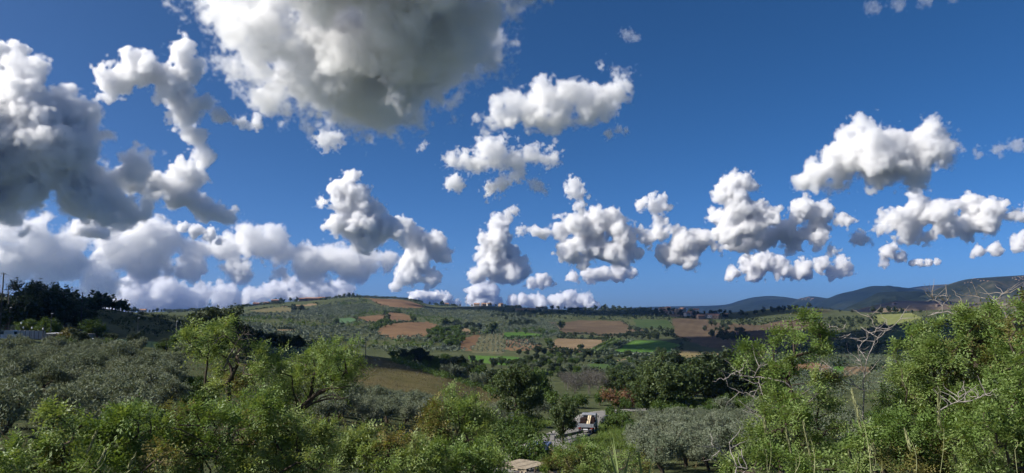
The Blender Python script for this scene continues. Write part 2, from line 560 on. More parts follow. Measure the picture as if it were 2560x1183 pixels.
def terrain_mat():
    m, nt, b = mat_base('scrub_ground', .95, .05)
    n1 = noise_node(nt, .012, 6, .62)
    n2 = noise_node(nt, .09, 6, .75)
    n3 = noise_node(nt, .9, 4, .7)
    s = nt.nodes.new('ShaderNodeMath'); s.operation = 'MULTIPLY_ADD'
    nt.links.new(n1.outputs[0], s.inputs[0]); s.inputs[1].default_value = .8
    s2 = nt.nodes.new('ShaderNodeMath'); s2.operation = 'MULTIPLY_ADD'
    nt.links.new(n2.outputs[0], s2.inputs[0]); s2.inputs[1].default_value = .8; s2.inputs[2].default_value = -.32
    nt.links.new(s2.outputs[0], s.inputs[2])
    r = ramp(nt, [(.2, (.03, .045, .02)), (.42, (.055, .073, .035)), (.6, (.085, .1, .047)), (.8, (.13, .125, .066))])
    nt.links.new(s.outputs[0], r.inputs[0])
    # soil shows between the grass
    r3 = ramp(nt, [(.42, (.04, .052, .018)), (.55, (.085, .085, .035)), (.7, (.12, .085, .05))])
    nt.links.new(n3.outputs[0], r3.inputs[0])
    col = mix_node(nt, r.outputs[0], r3.outputs[0], .38)
    nt.links.new(col, b.inputs['Base Color'])
    bp = nt.nodes.new('ShaderNodeBump'); bp.inputs['Strength'].default_value = .7; bp.inputs['Distance'].default_value = 1.2
    nt.links.new(n2.outputs[0], bp.inputs['Height']); nt.links.new(bp.outputs[0], b.inputs['Normal'])
    return m


p_, q_ = submesh(FID < 0)
terrain = new_obj('terrain', mesh_np('terrain', p_, q_, terrain_mat(), smooth=True))
tag(terrain, 'green scrubby rolling hill country', kind='structure')
for k, (lab, poly, cols, stripe) in enumerate(FIELDS):
    msk = FID == k
    if not msk.any(): continue
    p_, q_ = submesh(msk)
    o = new_obj('field', mesh_np('field', p_, q_, ground_mat('field_soil', cols, .015, .25, stripe), smooth=True))
    tag(o, lab, kind='structure')


# far mountains
def mountain(lab, line, D, front, back, mat, seed, rough=1.0):
    """ridge line in photo pixels seen at distance D, sloping to the plain in front and behind"""
    line = sorted(line)
    px = np.linspace(line[0][0], line[-1][0], 260)
    py = pchip([q[0] for q in line], [q[1] for q in line], px)
    th = np.arctan((px - 1280) / F)
    nv = 40
    s = np.concatenate([np.linspace(-1, 0, 30), np.linspace(0, 1, 11)[1:]])
    P = np.zeros((len(px), len(s), 3))
    for j, t in enumerate(s):
        d = D + (t * front if t < 0 else t * back)
        x = np.sin(th) * d; y = np.cos(th) * d
        top = np.array([ray_d(a, b, D)[2] for a, b in zip(px, py)])
        fall = 1 - abs(t) ** 1.25
        n = fbm(x, y, D * .12, 5, seed, .55)
        ridge = 1 - abs(fbm(x, y, D * .09, 4, seed + 9)) 
        k = (1 - fall)
        z = -34 + (top + 34) * np.clip(fall + (n * .24 + (ridge - .7) * .5) * k * 2.4 * (1 - k) * rough, 0, 1.0)
        P[:, j] = np.stack([x, y, z], -1)
    V = np.arange(P.shape[0] * P.shape[1]).reshape(P.shape[:2])
    Q = np.stack([V[:-1, :-1], V[1:, :-1], V[1:, 1:], V[:-1, 1:]], -1).reshape(-1, 4)
    o = new_obj('hill', mesh_np('hill', P.reshape(-1, 3), Q, mat, smooth=True))
    tag(o, lab, kind='structure')
    return o


def wood_mat(name, c0, c1, c2, scale=.02):
    m, nt, b = mat_base(name, .95, .02)
    n1 = noise_node(nt, scale, 8, .7)
    n2 = noise_node(nt, scale * .12, 5, .6)
    s = nt.nodes.new('ShaderNodeMath'); s.operation = 'MULTIPLY_ADD'
    nt.links.new(n1.outputs[0], s.inputs[0]); s.inputs[1].default_value = .5
    s2 = nt.nodes.new('ShaderNodeMath'); s2.operation = 'MULTIPLY_ADD'
    nt.links.new(n2.outputs[0], s2.inputs[0]); s2.inputs[1].default_value = .9; s2.inputs[2].default_value = -.2
    nt.links.new(s2.outputs[0], s.inputs[2])
    r = ramp(nt, [(.3, c0), (.52, c1), (.68, c2)])
    nt.links.new(s.outputs[0], r.inputs[0]); nt.links.new(r.outputs[0], b.inputs['Base Color'])
    bp = nt.nodes.new('ShaderNodeBump'); bp.inputs['Strength'].default_value = .8; bp.inputs['Distance'].default_value = 12
    nt.links.new(n1.outputs[0], bp.inputs['Height']); nt.links.new(bp.outputs[0], b.inputs['Normal'])
    return m


far_wood = wood_mat('far_wood', (.010, .015, .010), (.017, .024, .016), (.032, .04, .026), .012)
far_mix = wood_mat('far_mixed_slope', (.013, .019, .012), (.03, .036, .022), (.13, .11, .075), .012)
mountain('long low blue ridge on the horizon', [(1440, 790), (1540, 773), (1600, 768), (1680, 766), (1760, 765), (1810, 762), (1850, 751), (1885, 743), (1925, 740), (1960, 743), (2000, 749), (2060, 756), (2140, 766), (2260, 780)], 8600, 2600, 600, far_wood, 5)
mountain('rounded blue hill with a village on its top', [(1930, 790), (1970, 757), (2000, 746), (2025, 741), (2060, 745), (2100, 752), (2160, 764), (2240, 788)], 7800, 1500, 500, far_wood, 8)
mountain('broad blue mountain behind the wooded spur', [(1980, 792), (2040, 758), (2075, 743), (2130, 728), (2190, 717), (2240, 718), (2290, 723), (2350, 735), (2420, 750), (2560, 780), (2700, 800)], 7200, 1800, 700, far_wood, 12)
mountain('pale distant ridge in the gap of the mountains', [(2200, 740), (2260, 722), (2310, 715), (2370, 711), (2430, 716), (2520, 730), (2700, 760)], 8900, 1200, 400, far_mix, 15)
mountain('dark wooded spur below the broad mountain', [(2060, 792), (2120, 766), (2160, 748), (2200, 731), (2240, 729), (2290, 728), (2340, 733), (2400, 745), (2480, 760), (2600, 785)], 4600, 1500, 500, far_wood, 21)
mountain('long dark mountain with a hilltop town at the right', [(2180, 790), (2260, 758), (2330, 727), (2380, 708), (2420, 698), (2480, 693), (2560, 688), (2660, 680), (2800, 684), (3000, 720), (3300, 780)], 4900, 2100, 900, far_mix, 27)
mountain('bare tan foothill before the mountains', [(2090, 788), (2150, 772), (2200, 760), (2250, 752), (2300, 753), (2360, 752), (2420, 756), (2500, 752), (2560, 750), (2700, 760), (2900, 786)], 3300, 1000, 500, wood_mat('foothill', (.05, .06, .03), (.15, .115, .07), (.23, .17, .11), .01), 33)
# ------------------------------------------------------------------ trees: growing, tubes, leaves
def grow(pts, targets, rng, bf=.3, step=.35, jit=.08, sag=.1, tip=.012, expo=2.2):
    """pts: trunk polyline; branches reach every target from the nearest wood. Returns nodes, parents, radii, tips"""
    cap = len(pts) + int(sum(0 for _ in targets)) + 20000
    N = np.zeros((cap, 3)); par = -np.ones(cap, int); pl = np.zeros(cap)
    n = 0
    for i, p in enumerate(pts):
        N[n] = p; par[n] = n - 1
        if n: pl[n] = pl[n - 1] + np.linalg.norm(N[n] - N[n - 1])
        n += 1
    ntr = n
    T = np.asarray(targets, float)
    T = T[np.argsort(np.linalg.norm(T - N[n - 1], axis=1))]
    tips = []
    lo = max(0, ntr // 2 - 1)
    for t in T:
        d = np.linalg.norm(N[lo:n] - t, axis=1)
        j = lo + int(np.argmin(d + bf * pl[lo:n]))
        L = np.linalg.norm(t - N[j])
        k = max(1, int(L / step))
        a = N[j].copy()
        off = rng.normal(0, 1, 3) * L * jit
        prev = j
        for i in range(1, k + 1):
            if n >= cap: break
            u = i / k
            q = a + (t - a) * u + off * math.sin(math.pi * u) + rng.normal(0, 1, 3) * step * .1
            q[2] -= sag * L * math.sin(math.pi * u)
            N[n] = q; par[n] = prev; pl[n] = pl[prev] + np.linalg.norm(q - N[prev]); prev = n; n += 1
        tips.append(prev)
    N, par = N[:n], par[:n]
    cnt = np.zeros(n)
    for t in tips: cnt[t] += 1
    for i in range(n - 1, 0, -1):
        if par[i] >= 0: cnt[par[i]] += cnt[i]
    cnt = np.maximum(cnt, 1)
    rad = tip * cnt ** (1 / expo)
    return N, par, rad, cnt, tips


def tubes(N, par, rad, sides=5, minr=0.0):
    """one connected tube mesh along the branch graph"""
    n = len(N)
    kids = [[] for _ in range(n)]
    for i in range(n):
        if par[i] >= 0 and rad[i] >= minr: kids[par[i]].append(i)
    V, Fc = [], []
    hub = {}
    stack = [(0, -1)]
    while stack:
        s, parent = stack.pop()
        chain = [s]
        while True:
            ks = kids[chain[-1]]
            if not ks: break
            m = max(ks, key=lambda q: rad[q])
            for q in ks:
                if q != m: stack.append((q, chain[-1]))
            chain.append(m)
        if parent >= 0: pts = [N[parent]] + [N[c] for c in chain]; rr = [rad[chain[0]]] + [rad[c] for c in chain]
        else: pts = [N[c] for c in chain]; rr = [rad[c] for c in chain]
        if len(pts) < 2: continue
        pts = np.array(pts)
        tg = np.gradient(pts, axis=0); tg /= (np.linalg.norm(tg, axis=1, keepdims=True) + 1e-9)
        ref = np.array([.31, .87, .38])
        b0 = len(V)
        for i in range(len(pts)):
            a = np.cross(tg[i], ref); a /= np.linalg.norm(a) + 1e-9
            b = np.cross(tg[i], a)
            r = rr[i] * (.6 if i == len(pts) - 1 else 1)
            for k in range(sides):
                an = 2 * math.pi * k / sides
                V.append(pts[i] + (a * math.cos(an) + b * math.sin(an)) * r)
        for i in range(len(pts) - 1):
            for k in range(sides):
                k2 = (k + 1) % sides
                Fc.append((b0 + i * sides + k, b0 + i * sides + k2, b0 + (i + 1) * sides + k2, b0 + (i + 1) * sides + k))
        if parent >= 0 and parent in hub:
            h = hub[parent]                       # knit the branch to the wood it leaves
            Fc.append((b0, b0 + 1, h, h))
        off = 1 if parent >= 0 else 0
        for i, c in enumerate(chain): hub[c] = b0 + (i + off) * sides
    Vn = np.array(V)
    quads = [f for f in Fc if f[2] != f[3]]
    tris = [f[:3] for f in Fc if f[2] == f[3]]
    return Vn, quads, tris


def tube_mesh(name, N, par, rad, mat, sides=5, minr=0.0):
    V, q, t = tubes(N, par, rad, sides, minr)
    me = bpy.data.meshes.new(name)
    me.from_pydata([tuple(v) for v in V], [], q + t)
    me.polygons.foreach_set('use_smooth', np.ones(len(me.polygons), bool))
    me.update()
    me.materials.append(mat)
    return me


def unit(v): return v / (np.linalg.norm(v, axis=-1, keepdims=True) + 1e-9)


def leaf_quads(c, L, W, rng, dirs=None, updir=.0):
    """diamond leaves at centres c"""
    n = len(c)
    a = unit(rng.normal(0, 1, (n, 3)) if dirs is None else dirs + rng.normal(0, .35, (n, 3)))
    a[:, 2] += updir; a = unit(a)
    s = unit(np.cross(a, rng.normal(0, 1, (n, 3))))
    L = L * rng.uniform(.7, 1.3, (n, 1)); W = W * rng.uniform(.7, 1.3, (n, 1))
    P = np.stack([c - a * L / 2, c + s * W / 2, c + a * L / 2, c - s * W / 2], 1).reshape(-1, 3)
    return P, np.arange(4 * n).reshape(n, 4)


def pinnate(base, dirs, rng, length=.2, pairs=3, lf=(.06, .026)):
    """feathery compound leaves: leaflets in pairs along a stalk and one at its end"""
    n = len(base)
    d = unit(dirs)
    side = unit(np.cross(d, unit(np.array([0, 0, 1.0]) + rng.normal(0, .45, (n, 3)))))
    nor = np.cross(side, d)
    sc_ = rng.uniform(.7, 1.25, (n, 1))
    P = []
    for k in range(pairs + 1):
        u = (k + .6) / (pairs + .6)
        st = base + d * length * sc_ * u - nor * 0 - np.array([0, 0, 1.0]) * (length * .25 * u * u) * sc_
        for sg in ((-1, 1) if k < pairs else (0,)):
            ld = unit(d * (.55 if sg else 1) + side * sg + nor * rng.normal(0, .25, (n, 1)) - np.array([0, 0, .15]))
            ww = unit(np.cross(ld, nor)) * lf[1] * .5 * sc_
            l = ld * lf[0] * sc_
            P.append(np.stack([st, st + l * .5 + ww, st + l, st + l * .5 - ww], 1))
    P = np.stack(P, 1)                      # n, leaflets, 4, 3
    m = P.shape[1]
    return P.reshape(-1, 3), np.arange(n * m * 4).reshape(-1, 4), m


LOCUST = leaf_mat('locust_leaf', (.066, .118, .028), (.145, .222, .052), (.29, .335, .14), .36, .5, .3)
LOCUST_DRY = leaf_mat('locust_leaf_yellowing', (.10, .11, .03), (.17, .165, .05), (.24, .19, .085), .33)
OLIVE = leaf_mat('olive_leaf', (.085, .108, .064), (.14, .168, .108), (.22, .24, .175), .18, .7, .12)
OAK = leaf_mat('oak_leaf', (.03, .05, .016), (.054, .082, .026), (.095, .13, .045), .25)
SHRUB = leaf_mat('shrub_leaf', (.03, .06, .012), (.06, .105, .02), (.11, .16, .035), .28)
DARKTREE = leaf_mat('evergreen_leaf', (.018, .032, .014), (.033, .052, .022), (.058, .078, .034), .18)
YELLOW = leaf_mat('yellowing_leaf', (.09, .085, .025), (.13, .12, .035), (.18, .15, .05), .2)
RUST = leaf_mat('dead_brown_leaf', (.09, .045, .02), (.14, .07, .035), (.19, .11, .055), .2)
FAROLIVE = leaf_mat('far_olive_leaf', (.052, .072, .042), (.09, .115, .072), (.14, .165, .11), 0)
BARK = plain_mat('bark', (.07, .055, .042), .9, .1, var=.4, scale=14)
PALEBARK = plain_mat('weathered_bark', (.25, .225, .205), .9, .1, var=.35, scale=9)
GREYTWIG = plain_mat('grey_twig', (.13, .11, .095), .9, .1, var=.35, scale=9)


def sphere_pts(n, rng, skin=.5):
    v = unit(rng.normal(0, 1, (n, 3)))
    return v * rng.random((n, 1)) ** skin


def blob_tree(name, height, trunk_h, blobs, rng, leafmat, nleaf, leaf, ntarget=60, lean=.15, tip=.02, clump=.5, bark=BARK, sides=5):
    """generic tree in its own space: trunk and crown meshes. blobs: (x,y,z,r) crown lobes"""
    b = np.array(blobs)
    wts = b[:, 3] ** 2; wts = wts / wts.sum()
    T = []
    for (x, y, z, r), wgt in zip(b, wts):
        k = max(3, int(ntarget * wgt))
        T.append(np.array([x, y, z]) + sphere_pts(k, rng, .45) * r * np.array([1, 1, .9]))
    T = np.concatenate(T)
    T[:, 2] = np.maximum(T[:, 2], trunk_h * .55)
    k = 6
    ln = rng.normal(0, lean, 2)
    tr = [np.array([ln[0] * (i / k) ** 1.5 * trunk_h, ln[1] * (i / k) ** 1.5 * trunk_h, trunk_h * i / k - .15 * (i == 0)]) for i in range(k + 1)]
    N, par, rad, cnt, tips = grow(tr, T, rng, .25, height * .09, .1, -.06, tip)
    tm = tube_mesh('trunk', N, par, rad, bark, sides)
    per = max(1, nleaf // len(T))
    c = np.repeat(T, per, 0) + rng.normal(0, 1, (len(T) * per, 3)) * clump
    P, Q = leaf_quads(c, leaf[0], leaf[1], rng, updir=.25)
    cm = mesh_np('crown', P, Q, leafmat, tint=np.clip(np.repeat(rng.random(len(T)), per) * .5 + rng.random(len(c)) * .6, 0, 1))
    return tm, cm


def rand_blobs(rng, n, rad, zc, zr, r0, r1):
    out = []
    for _ in range(n):
        a = rng.uniform(0, 2 * math.pi); q = rad * math.sqrt(rng.random())
        out.append((q * math.cos(a), q * math.sin(a), zc + rng.uniform(-zr, zr) * (1 - .5 * q / rad), rng.uniform(r0, r1)))
    return out


VAR = {}


def variant(kind, rng):
    if kind == 'olive':
        return blob_tree(kind, 4, .75, rand_blobs(rng, 11, 1.6, 2.15, 1.0, .6, 1.05), rng, OLIVE, 5200, (.23, .075), 130, .3, .02, .2)
    if kind == 'olive_small':
        return blob_tree(kind, 4, .7, rand_blobs(rng, 9, 1.5, 2.0, .95, .6, 1.05), rng, OLIVE, 2200, (.33, .12), 60, .3, .025, .22)
    if kind == 'oak':
        return blob_tree(kind, 9, 1.7, rand_blobs(rng, 20, 3.2, 4.6, 2.9, 1.1, 2.0), rng, OAK, 9000, (.36, .22), 210, .1, .03, .28)
    if kind == 'broad':
        return blob_tree(kind, 8, 1.2, rand_blobs(rng, 14, 2.4, 4.0, 2.4, 1.0, 1.7), rng, SHRUB, 4600, (.42, .24), 110, .12, .035, .34)
    if kind == 'evergreen':
        return blob_tree(kind, 10, 1.1, rand_blobs(rng, 20, 2.8, 5.0, 3.5, 1.0, 1.8), rng, DARKTREE, 6500, (.5, .24), 150, .08, .04, .3)
    if kind == 'shrub':
        return blob_tree(kind, 2.4, .3, rand_blobs(rng, 8, 1.1, 1.1, .5, .5, .8), rng, SHRUB, 2200, (.17, .09), 70, .2, .012, .14)
    if kind == 'yellow_shrub':
        return blob_tree(kind, 2.4, .3, rand_blobs(rng, 8, 1.1, 1.1, .5, .5, .8), rng, YELLOW, 1800, (.2, .1), 70, .2, .012, .14)
    if kind == 'rust_shrub':
        return blob_tree(kind, 2.4, .3, rand_blobs(rng, 8, 1.1, 1.2, .6, .5, .8), rng, RUST, 1500, (.16, .08), 80, .2, .014, .14)
    if kind == 'bare':
        return blob_tree(kind, 5, .7, rand_blobs(rng, 7, 1.4, 3.2, 1.4, .7, 1.2), rng, GREYLEAF, 1600, (.3, .06), 170, .2, .008, .3, GREYTWIG, 4)
    if kind == 'far_tree':
        return blob_tree(kind, 8, 1.2, rand_blobs(rng, 11, 2.2, 3.8, 2.4, 1.2, 1.9), rng, OAK, 420, (1.15, .85), 40, .1, .09, .45, BARK, 3)
    if kind == 'far_dark':
        return blob_tree(kind, 8, 1.2, rand_blobs(rng, 11, 2.2, 3.6, 2.4, 1.2, 1.9), rng, DARKTREE, 420, (1.15, .85), 40, .1, .09, .45, BARK, 3)
    if kind == 'far_green':
        return blob_tree(kind, 8, 1.2, rand_blobs(rng, 11, 2.2, 3.6, 2.4, 1.2, 1.9), rng, SHRUB, 420, (1.15, .85), 40, .1, .09, .45, BARK, 3)


GREYLEAF = leaf_mat('withered_leaf', (.06, .055, .045), (.1, .095, .08), (.14, .13, .11), .1)
HT = dict(olive=4.0, olive_small=3.9, oak=9.4, broad=7.6, evergreen=10.0, shrub=2.3, yellow_shrub=2.3, rust_shrub=2.4, bare=5.4, far_tree=8.2, far_dark=8.2, far_green=8.2)
NVAR = dict(olive=5, olive_small=4, oak=4, broad=4, evergreen=4, shrub=4, yellow_shrub=1, rust_shrub=1, bare=3, far_tree=4, far_dark=3, far_green=3)


def variants(kind):
    if kind not in VAR:
        r = np.random.default_rng(sum(map(ord, kind)))
        VAR[kind] = [variant(kind, r) for _ in range(NVAR[kind])]
        for tm, cm in VAR[kind]: tm.name = 'trunk'; cm.name = 'crown'
    return VAR[kind]


NAME = dict(olive='olive_tree', olive_small='olive_tree', oak='oak_tree', broad='broadleaf_tree', evergreen='dark_tree', shrub='shrub', yellow_shrub='shrub', rust_shrub='shrub', bare='bare_tree', far_tree='oak_tree', far_dark='evergreen_tree', far_green='leafy_tree')
COUNT = {}


def plant(kind, p, h, label, group=None, cat='tree', squash=1.0, v=None, parts=True, name=None):
    """a tree of height h standing at ground point p"""
    vs = variants(kind)
    i = COUNT.get(kind, 0); COUNT[kind] = i + 1
    tm, cm = vs[(i if v is None else v) % len(vs)]
    s = h / HT[kind]
    rz = RNG.uniform(0, 6.28)
    o = empty(name or NAME[kind], (p[0], p[1], p[2] - .05 * s), rz)
    k = s * squash * RNG.uniform(.92, 1.1)
    o.scale = (k, k * RNG.uniform(.94, 1.06), s)
    tag(o, label, cat, group)
    new_obj('trunk', tm, o)
    new_obj('crown', cm, o)
    return o


def scatter(poly, n, gap, rng, avoid=(), tries=12):
    """ground points seen inside a photo polygon, at least gap metres apart, spread evenly over the ground"""
    wp = world_poly(densify(poly, 20))
    xs = [q[0] for q in wp]; ys = [q[1] for q in wp]
    out = []
    for _ in range(n * tries):
        x, y = rng.uniform(min(xs), max(xs)), rng.uniform(min(ys), max(ys))
        if not in_poly(np.array([x]), np.array([y]), wp)[0]: continue
        if any(in_poly(np.array([x]), np.array([y]), a)[0] for a in avoid): continue
        if out and min((x - a[0]) ** 2 + (y - a[1]) ** 2 for a in out) < gap * gap: continue
        out.append((x, y, float(ground_z(x, y))))
        if len(out) >= n: break
    return out
# ------------------------------------------------------------------ woods, hedges, groves
VR = np.random.default_rng(21)
G = dict(
    lgrove='olive trees of the left grove', mgrove='olive trees below the meadow', rgrove='olive trees right of the road',
    gully='trees of the hedge beside the meadow', valley='trees of the valley wood', far='trees of the far woods and hedges',
    yard='dark trees behind the yard wall', ridge='trees on the skyline', thicket='bare trees of the withered thicket')


def many(kind, pts, h0, h1, label, group, cat='tree', **kw):
    for p in pts: plant(kind, p, VR.uniform(h0, h1), label, group, cat, **kw)


def skyline(px):
    """ground point that makes the skyline at a photo column"""
    th = math.atan((px - 1280) / F)
    d = np.geomspace(250, 1900, 300)
    x, y = math.sin(th) * d, math.cos(th) * d
    z = ground_z(x, y); k = int(np.argmax(z / d))
    return np.array([x[k], y[k], z[k]])


# left olive grove
plant('olive', hit(292, 918), 4.4, 'lone silvery olive with a clear dark trunk behind the left grove', G['lgrove'], v=0)
plant('olive', hit(368, 922), 3.6, 'small round grey olive at the right corner of the left grove', G['lgrove'], v=1)
pts = scatter([(-60, 893), (230, 890), (330, 930), (425, 935), (420, 990), (400, 1060), (300, 1130), (-60, 1160)], 110, 3.7, VR)
many('olive', pts, 3.0, 4.2, 'grey green olive in the dense left grove below the yard', G['lgrove'])
# olives below the meadow
pts = scatter([(800, 1010), (1000, 1016), (1060, 1030), (1070, 1072), (860, 1068), (790, 1050)], 30, 3.2, VR)
many('olive', pts, 3.0, 4.2, 'grey olive tree between the meadow and the locust thicket', G['mgrove'])
plant('olive', hit(1250, 1054), 2.9, 'thin olive with a dark trunk on bare red soil near the gate', G['mgrove'], v=2)
plant('olive', hit(1345, 1048), 3.6, 'pale olive between the two round trees beside the road', G['mgrove'], v=3)
# olives right of the road
pts = scatter([(1600, 1074), (1700, 1060), (1860, 1062), (1900, 1100), (1920, 1180), (1620, 1185), (1580, 1150), (1610, 1105)], 105, 2.4, VR)
many('olive', pts, 2.3, 3.2, 'silvery olive tree in the grove right of the road', G['rgrove'])
plant('olive', hit(1815, 1046), 4.2, 'large pale olive in front of the black oak wood', G['rgrove'], v=4)
plant('olive', hit(1895, 1052), 3.8, 'grey olive behind the slender locust tree', G['rgrove'], v=0)
pts = scatter([(2000, 1080), (2300, 1085), (2300, 1130), (2000, 1130)], 14, 5, VR)
many('olive', pts, 3, 4, 'dim grey olive seen through the right locust trees', G['rgrove'])

# oaks and round trees in the middle distance
MID = [('oak', 1290, 1070, 9.0, 'round dark oak at the lower end of the brown meadow', .85), ('oak', 1408, 1112, 5.3, 'dark round tree standing at the road verge before the bridge rail', .62),
       ('broad', 1345, 1020, 9.0, 'ash with a thin trunk behind the round dark oak', .8),
       ('oak', 1665, 1032, 12.5, 'largest oak of the wood behind the road bend', 1.15), ('oak', 1600, 1006, 10.5, 'oak left of the largest oak behind the road bend', 1.0),
       ('oak', 1545, 990, 8.0, 'low oak at the left end of the oak wood', 1.0), ('oak', 1730, 1022, 12.5, 'dark oak right of the largest oak behind the road', 1.1),
       ('evergreen', 1790, 1022, 13.0, 'tall blackish tree in the middle of the oak wood', 1.1), ('evergreen', 1845, 1016, 12.5, 'blackish tree at the right end of the oak wood', 1.1),
       ('evergreen', 1900, 1012, 12.5, 'black tree behind the bare pale branches', 1.15), ('oak', 1690, 990, 13.0, 'oak crown rising at the back of the oak wood', 1.1),
       ('oak', 1610, 975, 11.0, 'pale topped oak at the back of the oak wood', 1.0), ('evergreen', 1770, 985, 13.5, 'dark crown at the back of the oak wood', 1.1),
       ('evergreen', 1860, 980, 13.0, 'hindmost dark crown near the bare pale branches', 1.1),
       ('evergreen', 1935, 1000, 11.0, 'dark tree just left of the slender locust stem', 1.0), ('evergreen', 1570, 984, 9.5, 'dark tree filling the left part of the oak wood', 1.1), ('evergreen', 1640, 990, 12.5, 'dark tree between the two front oaks', 1.1), ('evergreen', 1700, 1000, 13.0, 'blackish tree behind the largest oak', 1.15), ('evergreen', 1815, 1000, 13.5, 'blackish tree between the two darkest ones', 1.15)]
for k, px, py, h, lab, sq in MID: plant(k, hit(px, py), h, lab, 'oaks and round trees of the middle distance', squash=sq)
for px, py, h, lab in [(1545, 1078, 2.8, 'broad green bush at the right verge beside the truck'), (1540, 1050, 2.4, 'green bush on the inner side of the road bend'), (1330, 1070, 2.4, 'green bush at the left verge below the round oak'),
                       (1310, 1090, 3.0, 'dark bush at the left verge above the white rail'), (1445, 1022, 3.6, 'bright green shrub at the back of the road bend'),
                       (1400, 1035, 4.5, 'leafy shrub between the round tree and the thicket'), (1500, 1014, 3.4, 'dark shrub in the shade of the oak wood'), (1270, 1100, 2.8, 'dark bush left of the white rail'),
                       (1228, 1085, 2.2, 'green bush left of the gate field'), (1290, 1124, 2.6, 'dark bush below the white rail'), (1240, 1130, 2.4, 'green bush above the plank roof'),
                       (1310, 1078, 2.0, 'bush in the verge grass below the gate'), (1700, 1050, 3.2, 'low bush where the road leaves the bend'), (1592, 1090, 2.0, 'green bush behind the verge grass'),
                       (1760, 1048, 3.0, 'yellow green bush before the black trees'), (1640, 1060, 2.6, 'dull bush at the top of the right grove')]:
    plant('shrub', hit(px, py), h, lab, 'shrubs along the road', 'shrub')
plant('rust_shrub', hit(1548, 1022), 5.2, 'withered red brown bush under the oak wood', None, 'shrub')
plant('rust_shrub', hit(1575, 1018), 4.2, 'smaller withered brown bush right of the red brown bush', None, 'shrub')
many('shrub', scatter([(1500, 1000), (1700, 1030), (1900, 1022), (1960, 1030), (1960, 1050), (1700, 1046), (1520, 1020)], 34, 3.2, VR), 2.2, 4.2, 'dark undergrowth bush at the foot of the oak wood', 'bushes at the foot of the oak wood', 'shrub')
many('bare', scatter([(1405, 965), (1535, 968), (1540, 995), (1410, 995)], 14, 4, VR), 5, 7.5, 'leafless grey tree in the withered thicket behind the road', G['thicket'])

# hedge in the gully beside the meadow
for px, py, h, k in [(985, 903, 5, 'far_green'), (1008, 908, 6.5, 'evergreen'), (1040, 915, 9.5, 'evergreen'), (1058, 918, 8, 'evergreen'), (1078, 926, 6.5, 'evergreen'), (1095, 930, 7, 'broad'), (1112, 935, 6.5, 'evergreen'), (1128, 940, 8.5, 'evergreen'),
                     (1150, 945, 9, 'evergreen'), (1168, 950, 7, 'broad'), (1182, 958, 7.5, 'evergreen'), (1200, 964, 7.5, 'broad'), (1215, 970, 7, 'olive_small'), (1232, 975, 7.5, 'evergreen'), (1250, 980, 6.5, 'broad'), (1140, 952, 6, 'olive_small'), (1115, 945, 5, 'olive_small'), (1195, 972, 5.5, 'olive_small'), (1090, 935, 4.5, 'shrub'), (1070, 925, 4.5, 'shrub'), (1022, 912, 4.5, 'shrub'), (1000, 906, 3.5, 'shrub')]:
    if k == 'olive_small': lab = 'pale grey olive among the dark hedge beside the meadow'
    elif k == 'shrub' or k == 'far_green': lab = 'green bush at the upper edge of the meadow hedge'
    elif k == 'broad': lab = 'mid green tree in the hedge beside the meadow'
    else: lab = 'dark evergreen tree in the hedge beside the meadow'
    q = hit(px, py); q2 = q * (1 + 12 / dist(q)); q2[2] = ground_z(q2[0], q2[1])
    plant(k, q2, h, lab, G['gully'])

many('shrub', scatter([(440, 950), (820, 985), (860, 1090), (470, 1110)], 22, 5, VR), 1.4, 2.8, 'green bush on the slope behind the left locust trees', 'bushes on the slope behind the locusts', 'shrub')
many('shrub', scatter([(2000, 1040), (2560, 1040), (2560, 1150), (1980, 1150)], 22, 5, VR), 1.4, 2.8, 'green bush on the slope behind the right locust trees', 'bushes on the slope behind the locusts', 'shrub')
# valley wood
keep = [FPOLY[i] for i, f in enumerate(FIELDS) if 'valley' in f[0] or 'mound' in f[0] or 'scrap' in f[0] or 'bright green' in f[0] or 'vineyard' in f[0] or 'tan' in f[0]]
pts = scatter([(1085, 900), (1170, 905), (1290, 912), (1330, 900), (1420, 890), (1560, 896), (1620, 900), (1600, 945), (1500, 955), (1400, 965), (1290, 960), (1200, 930), (1120, 915)], 120, 7.5, VR, keep)
for i, p in enumerate(pts):
    k = ('broad', 'oak', 'evergreen', 'olive_small', 'broad', 'evergreen')[i % 6]
    h = VR.uniform(3.2, 6.2) if k != 'olive_small' else VR.uniform(3.5, 5.5)
    plant(k, p, h, dict(broad='mid green tree in the valley wood', oak='dark oak in the valley wood', evergreen='blackish evergreen tree in the valley wood', olive_small='pale grey olive in the valley wood')[k], G['valley'])
for px, py, h in [(1298, 889, 6.5), (1318, 888, 5.5), (1343, 889, 9), (1360, 889, 7.5), (1392, 892, 7.5), (1408, 893, 8), (1425, 894, 8), (1440, 892, 6), (1464, 893, 8), (1478, 893, 6.5), (1380, 890, 6)]:
    plant('evergreen', hit(px, py), h, 'dark round tree in the row below the tan ploughed field', 'dark tree row below the tan field')
for px, py, h in [(1570, 894, 6.5), (1556, 897, 4.5), (1585, 895, 3.5), (1652, 894, 10), (1530, 892, 4), (1523, 906, 7)]:
    plant('oak', hit(px, py), h, 'round tree at the lower edge of the bright green field', 'trees at the edge of the bright green field')

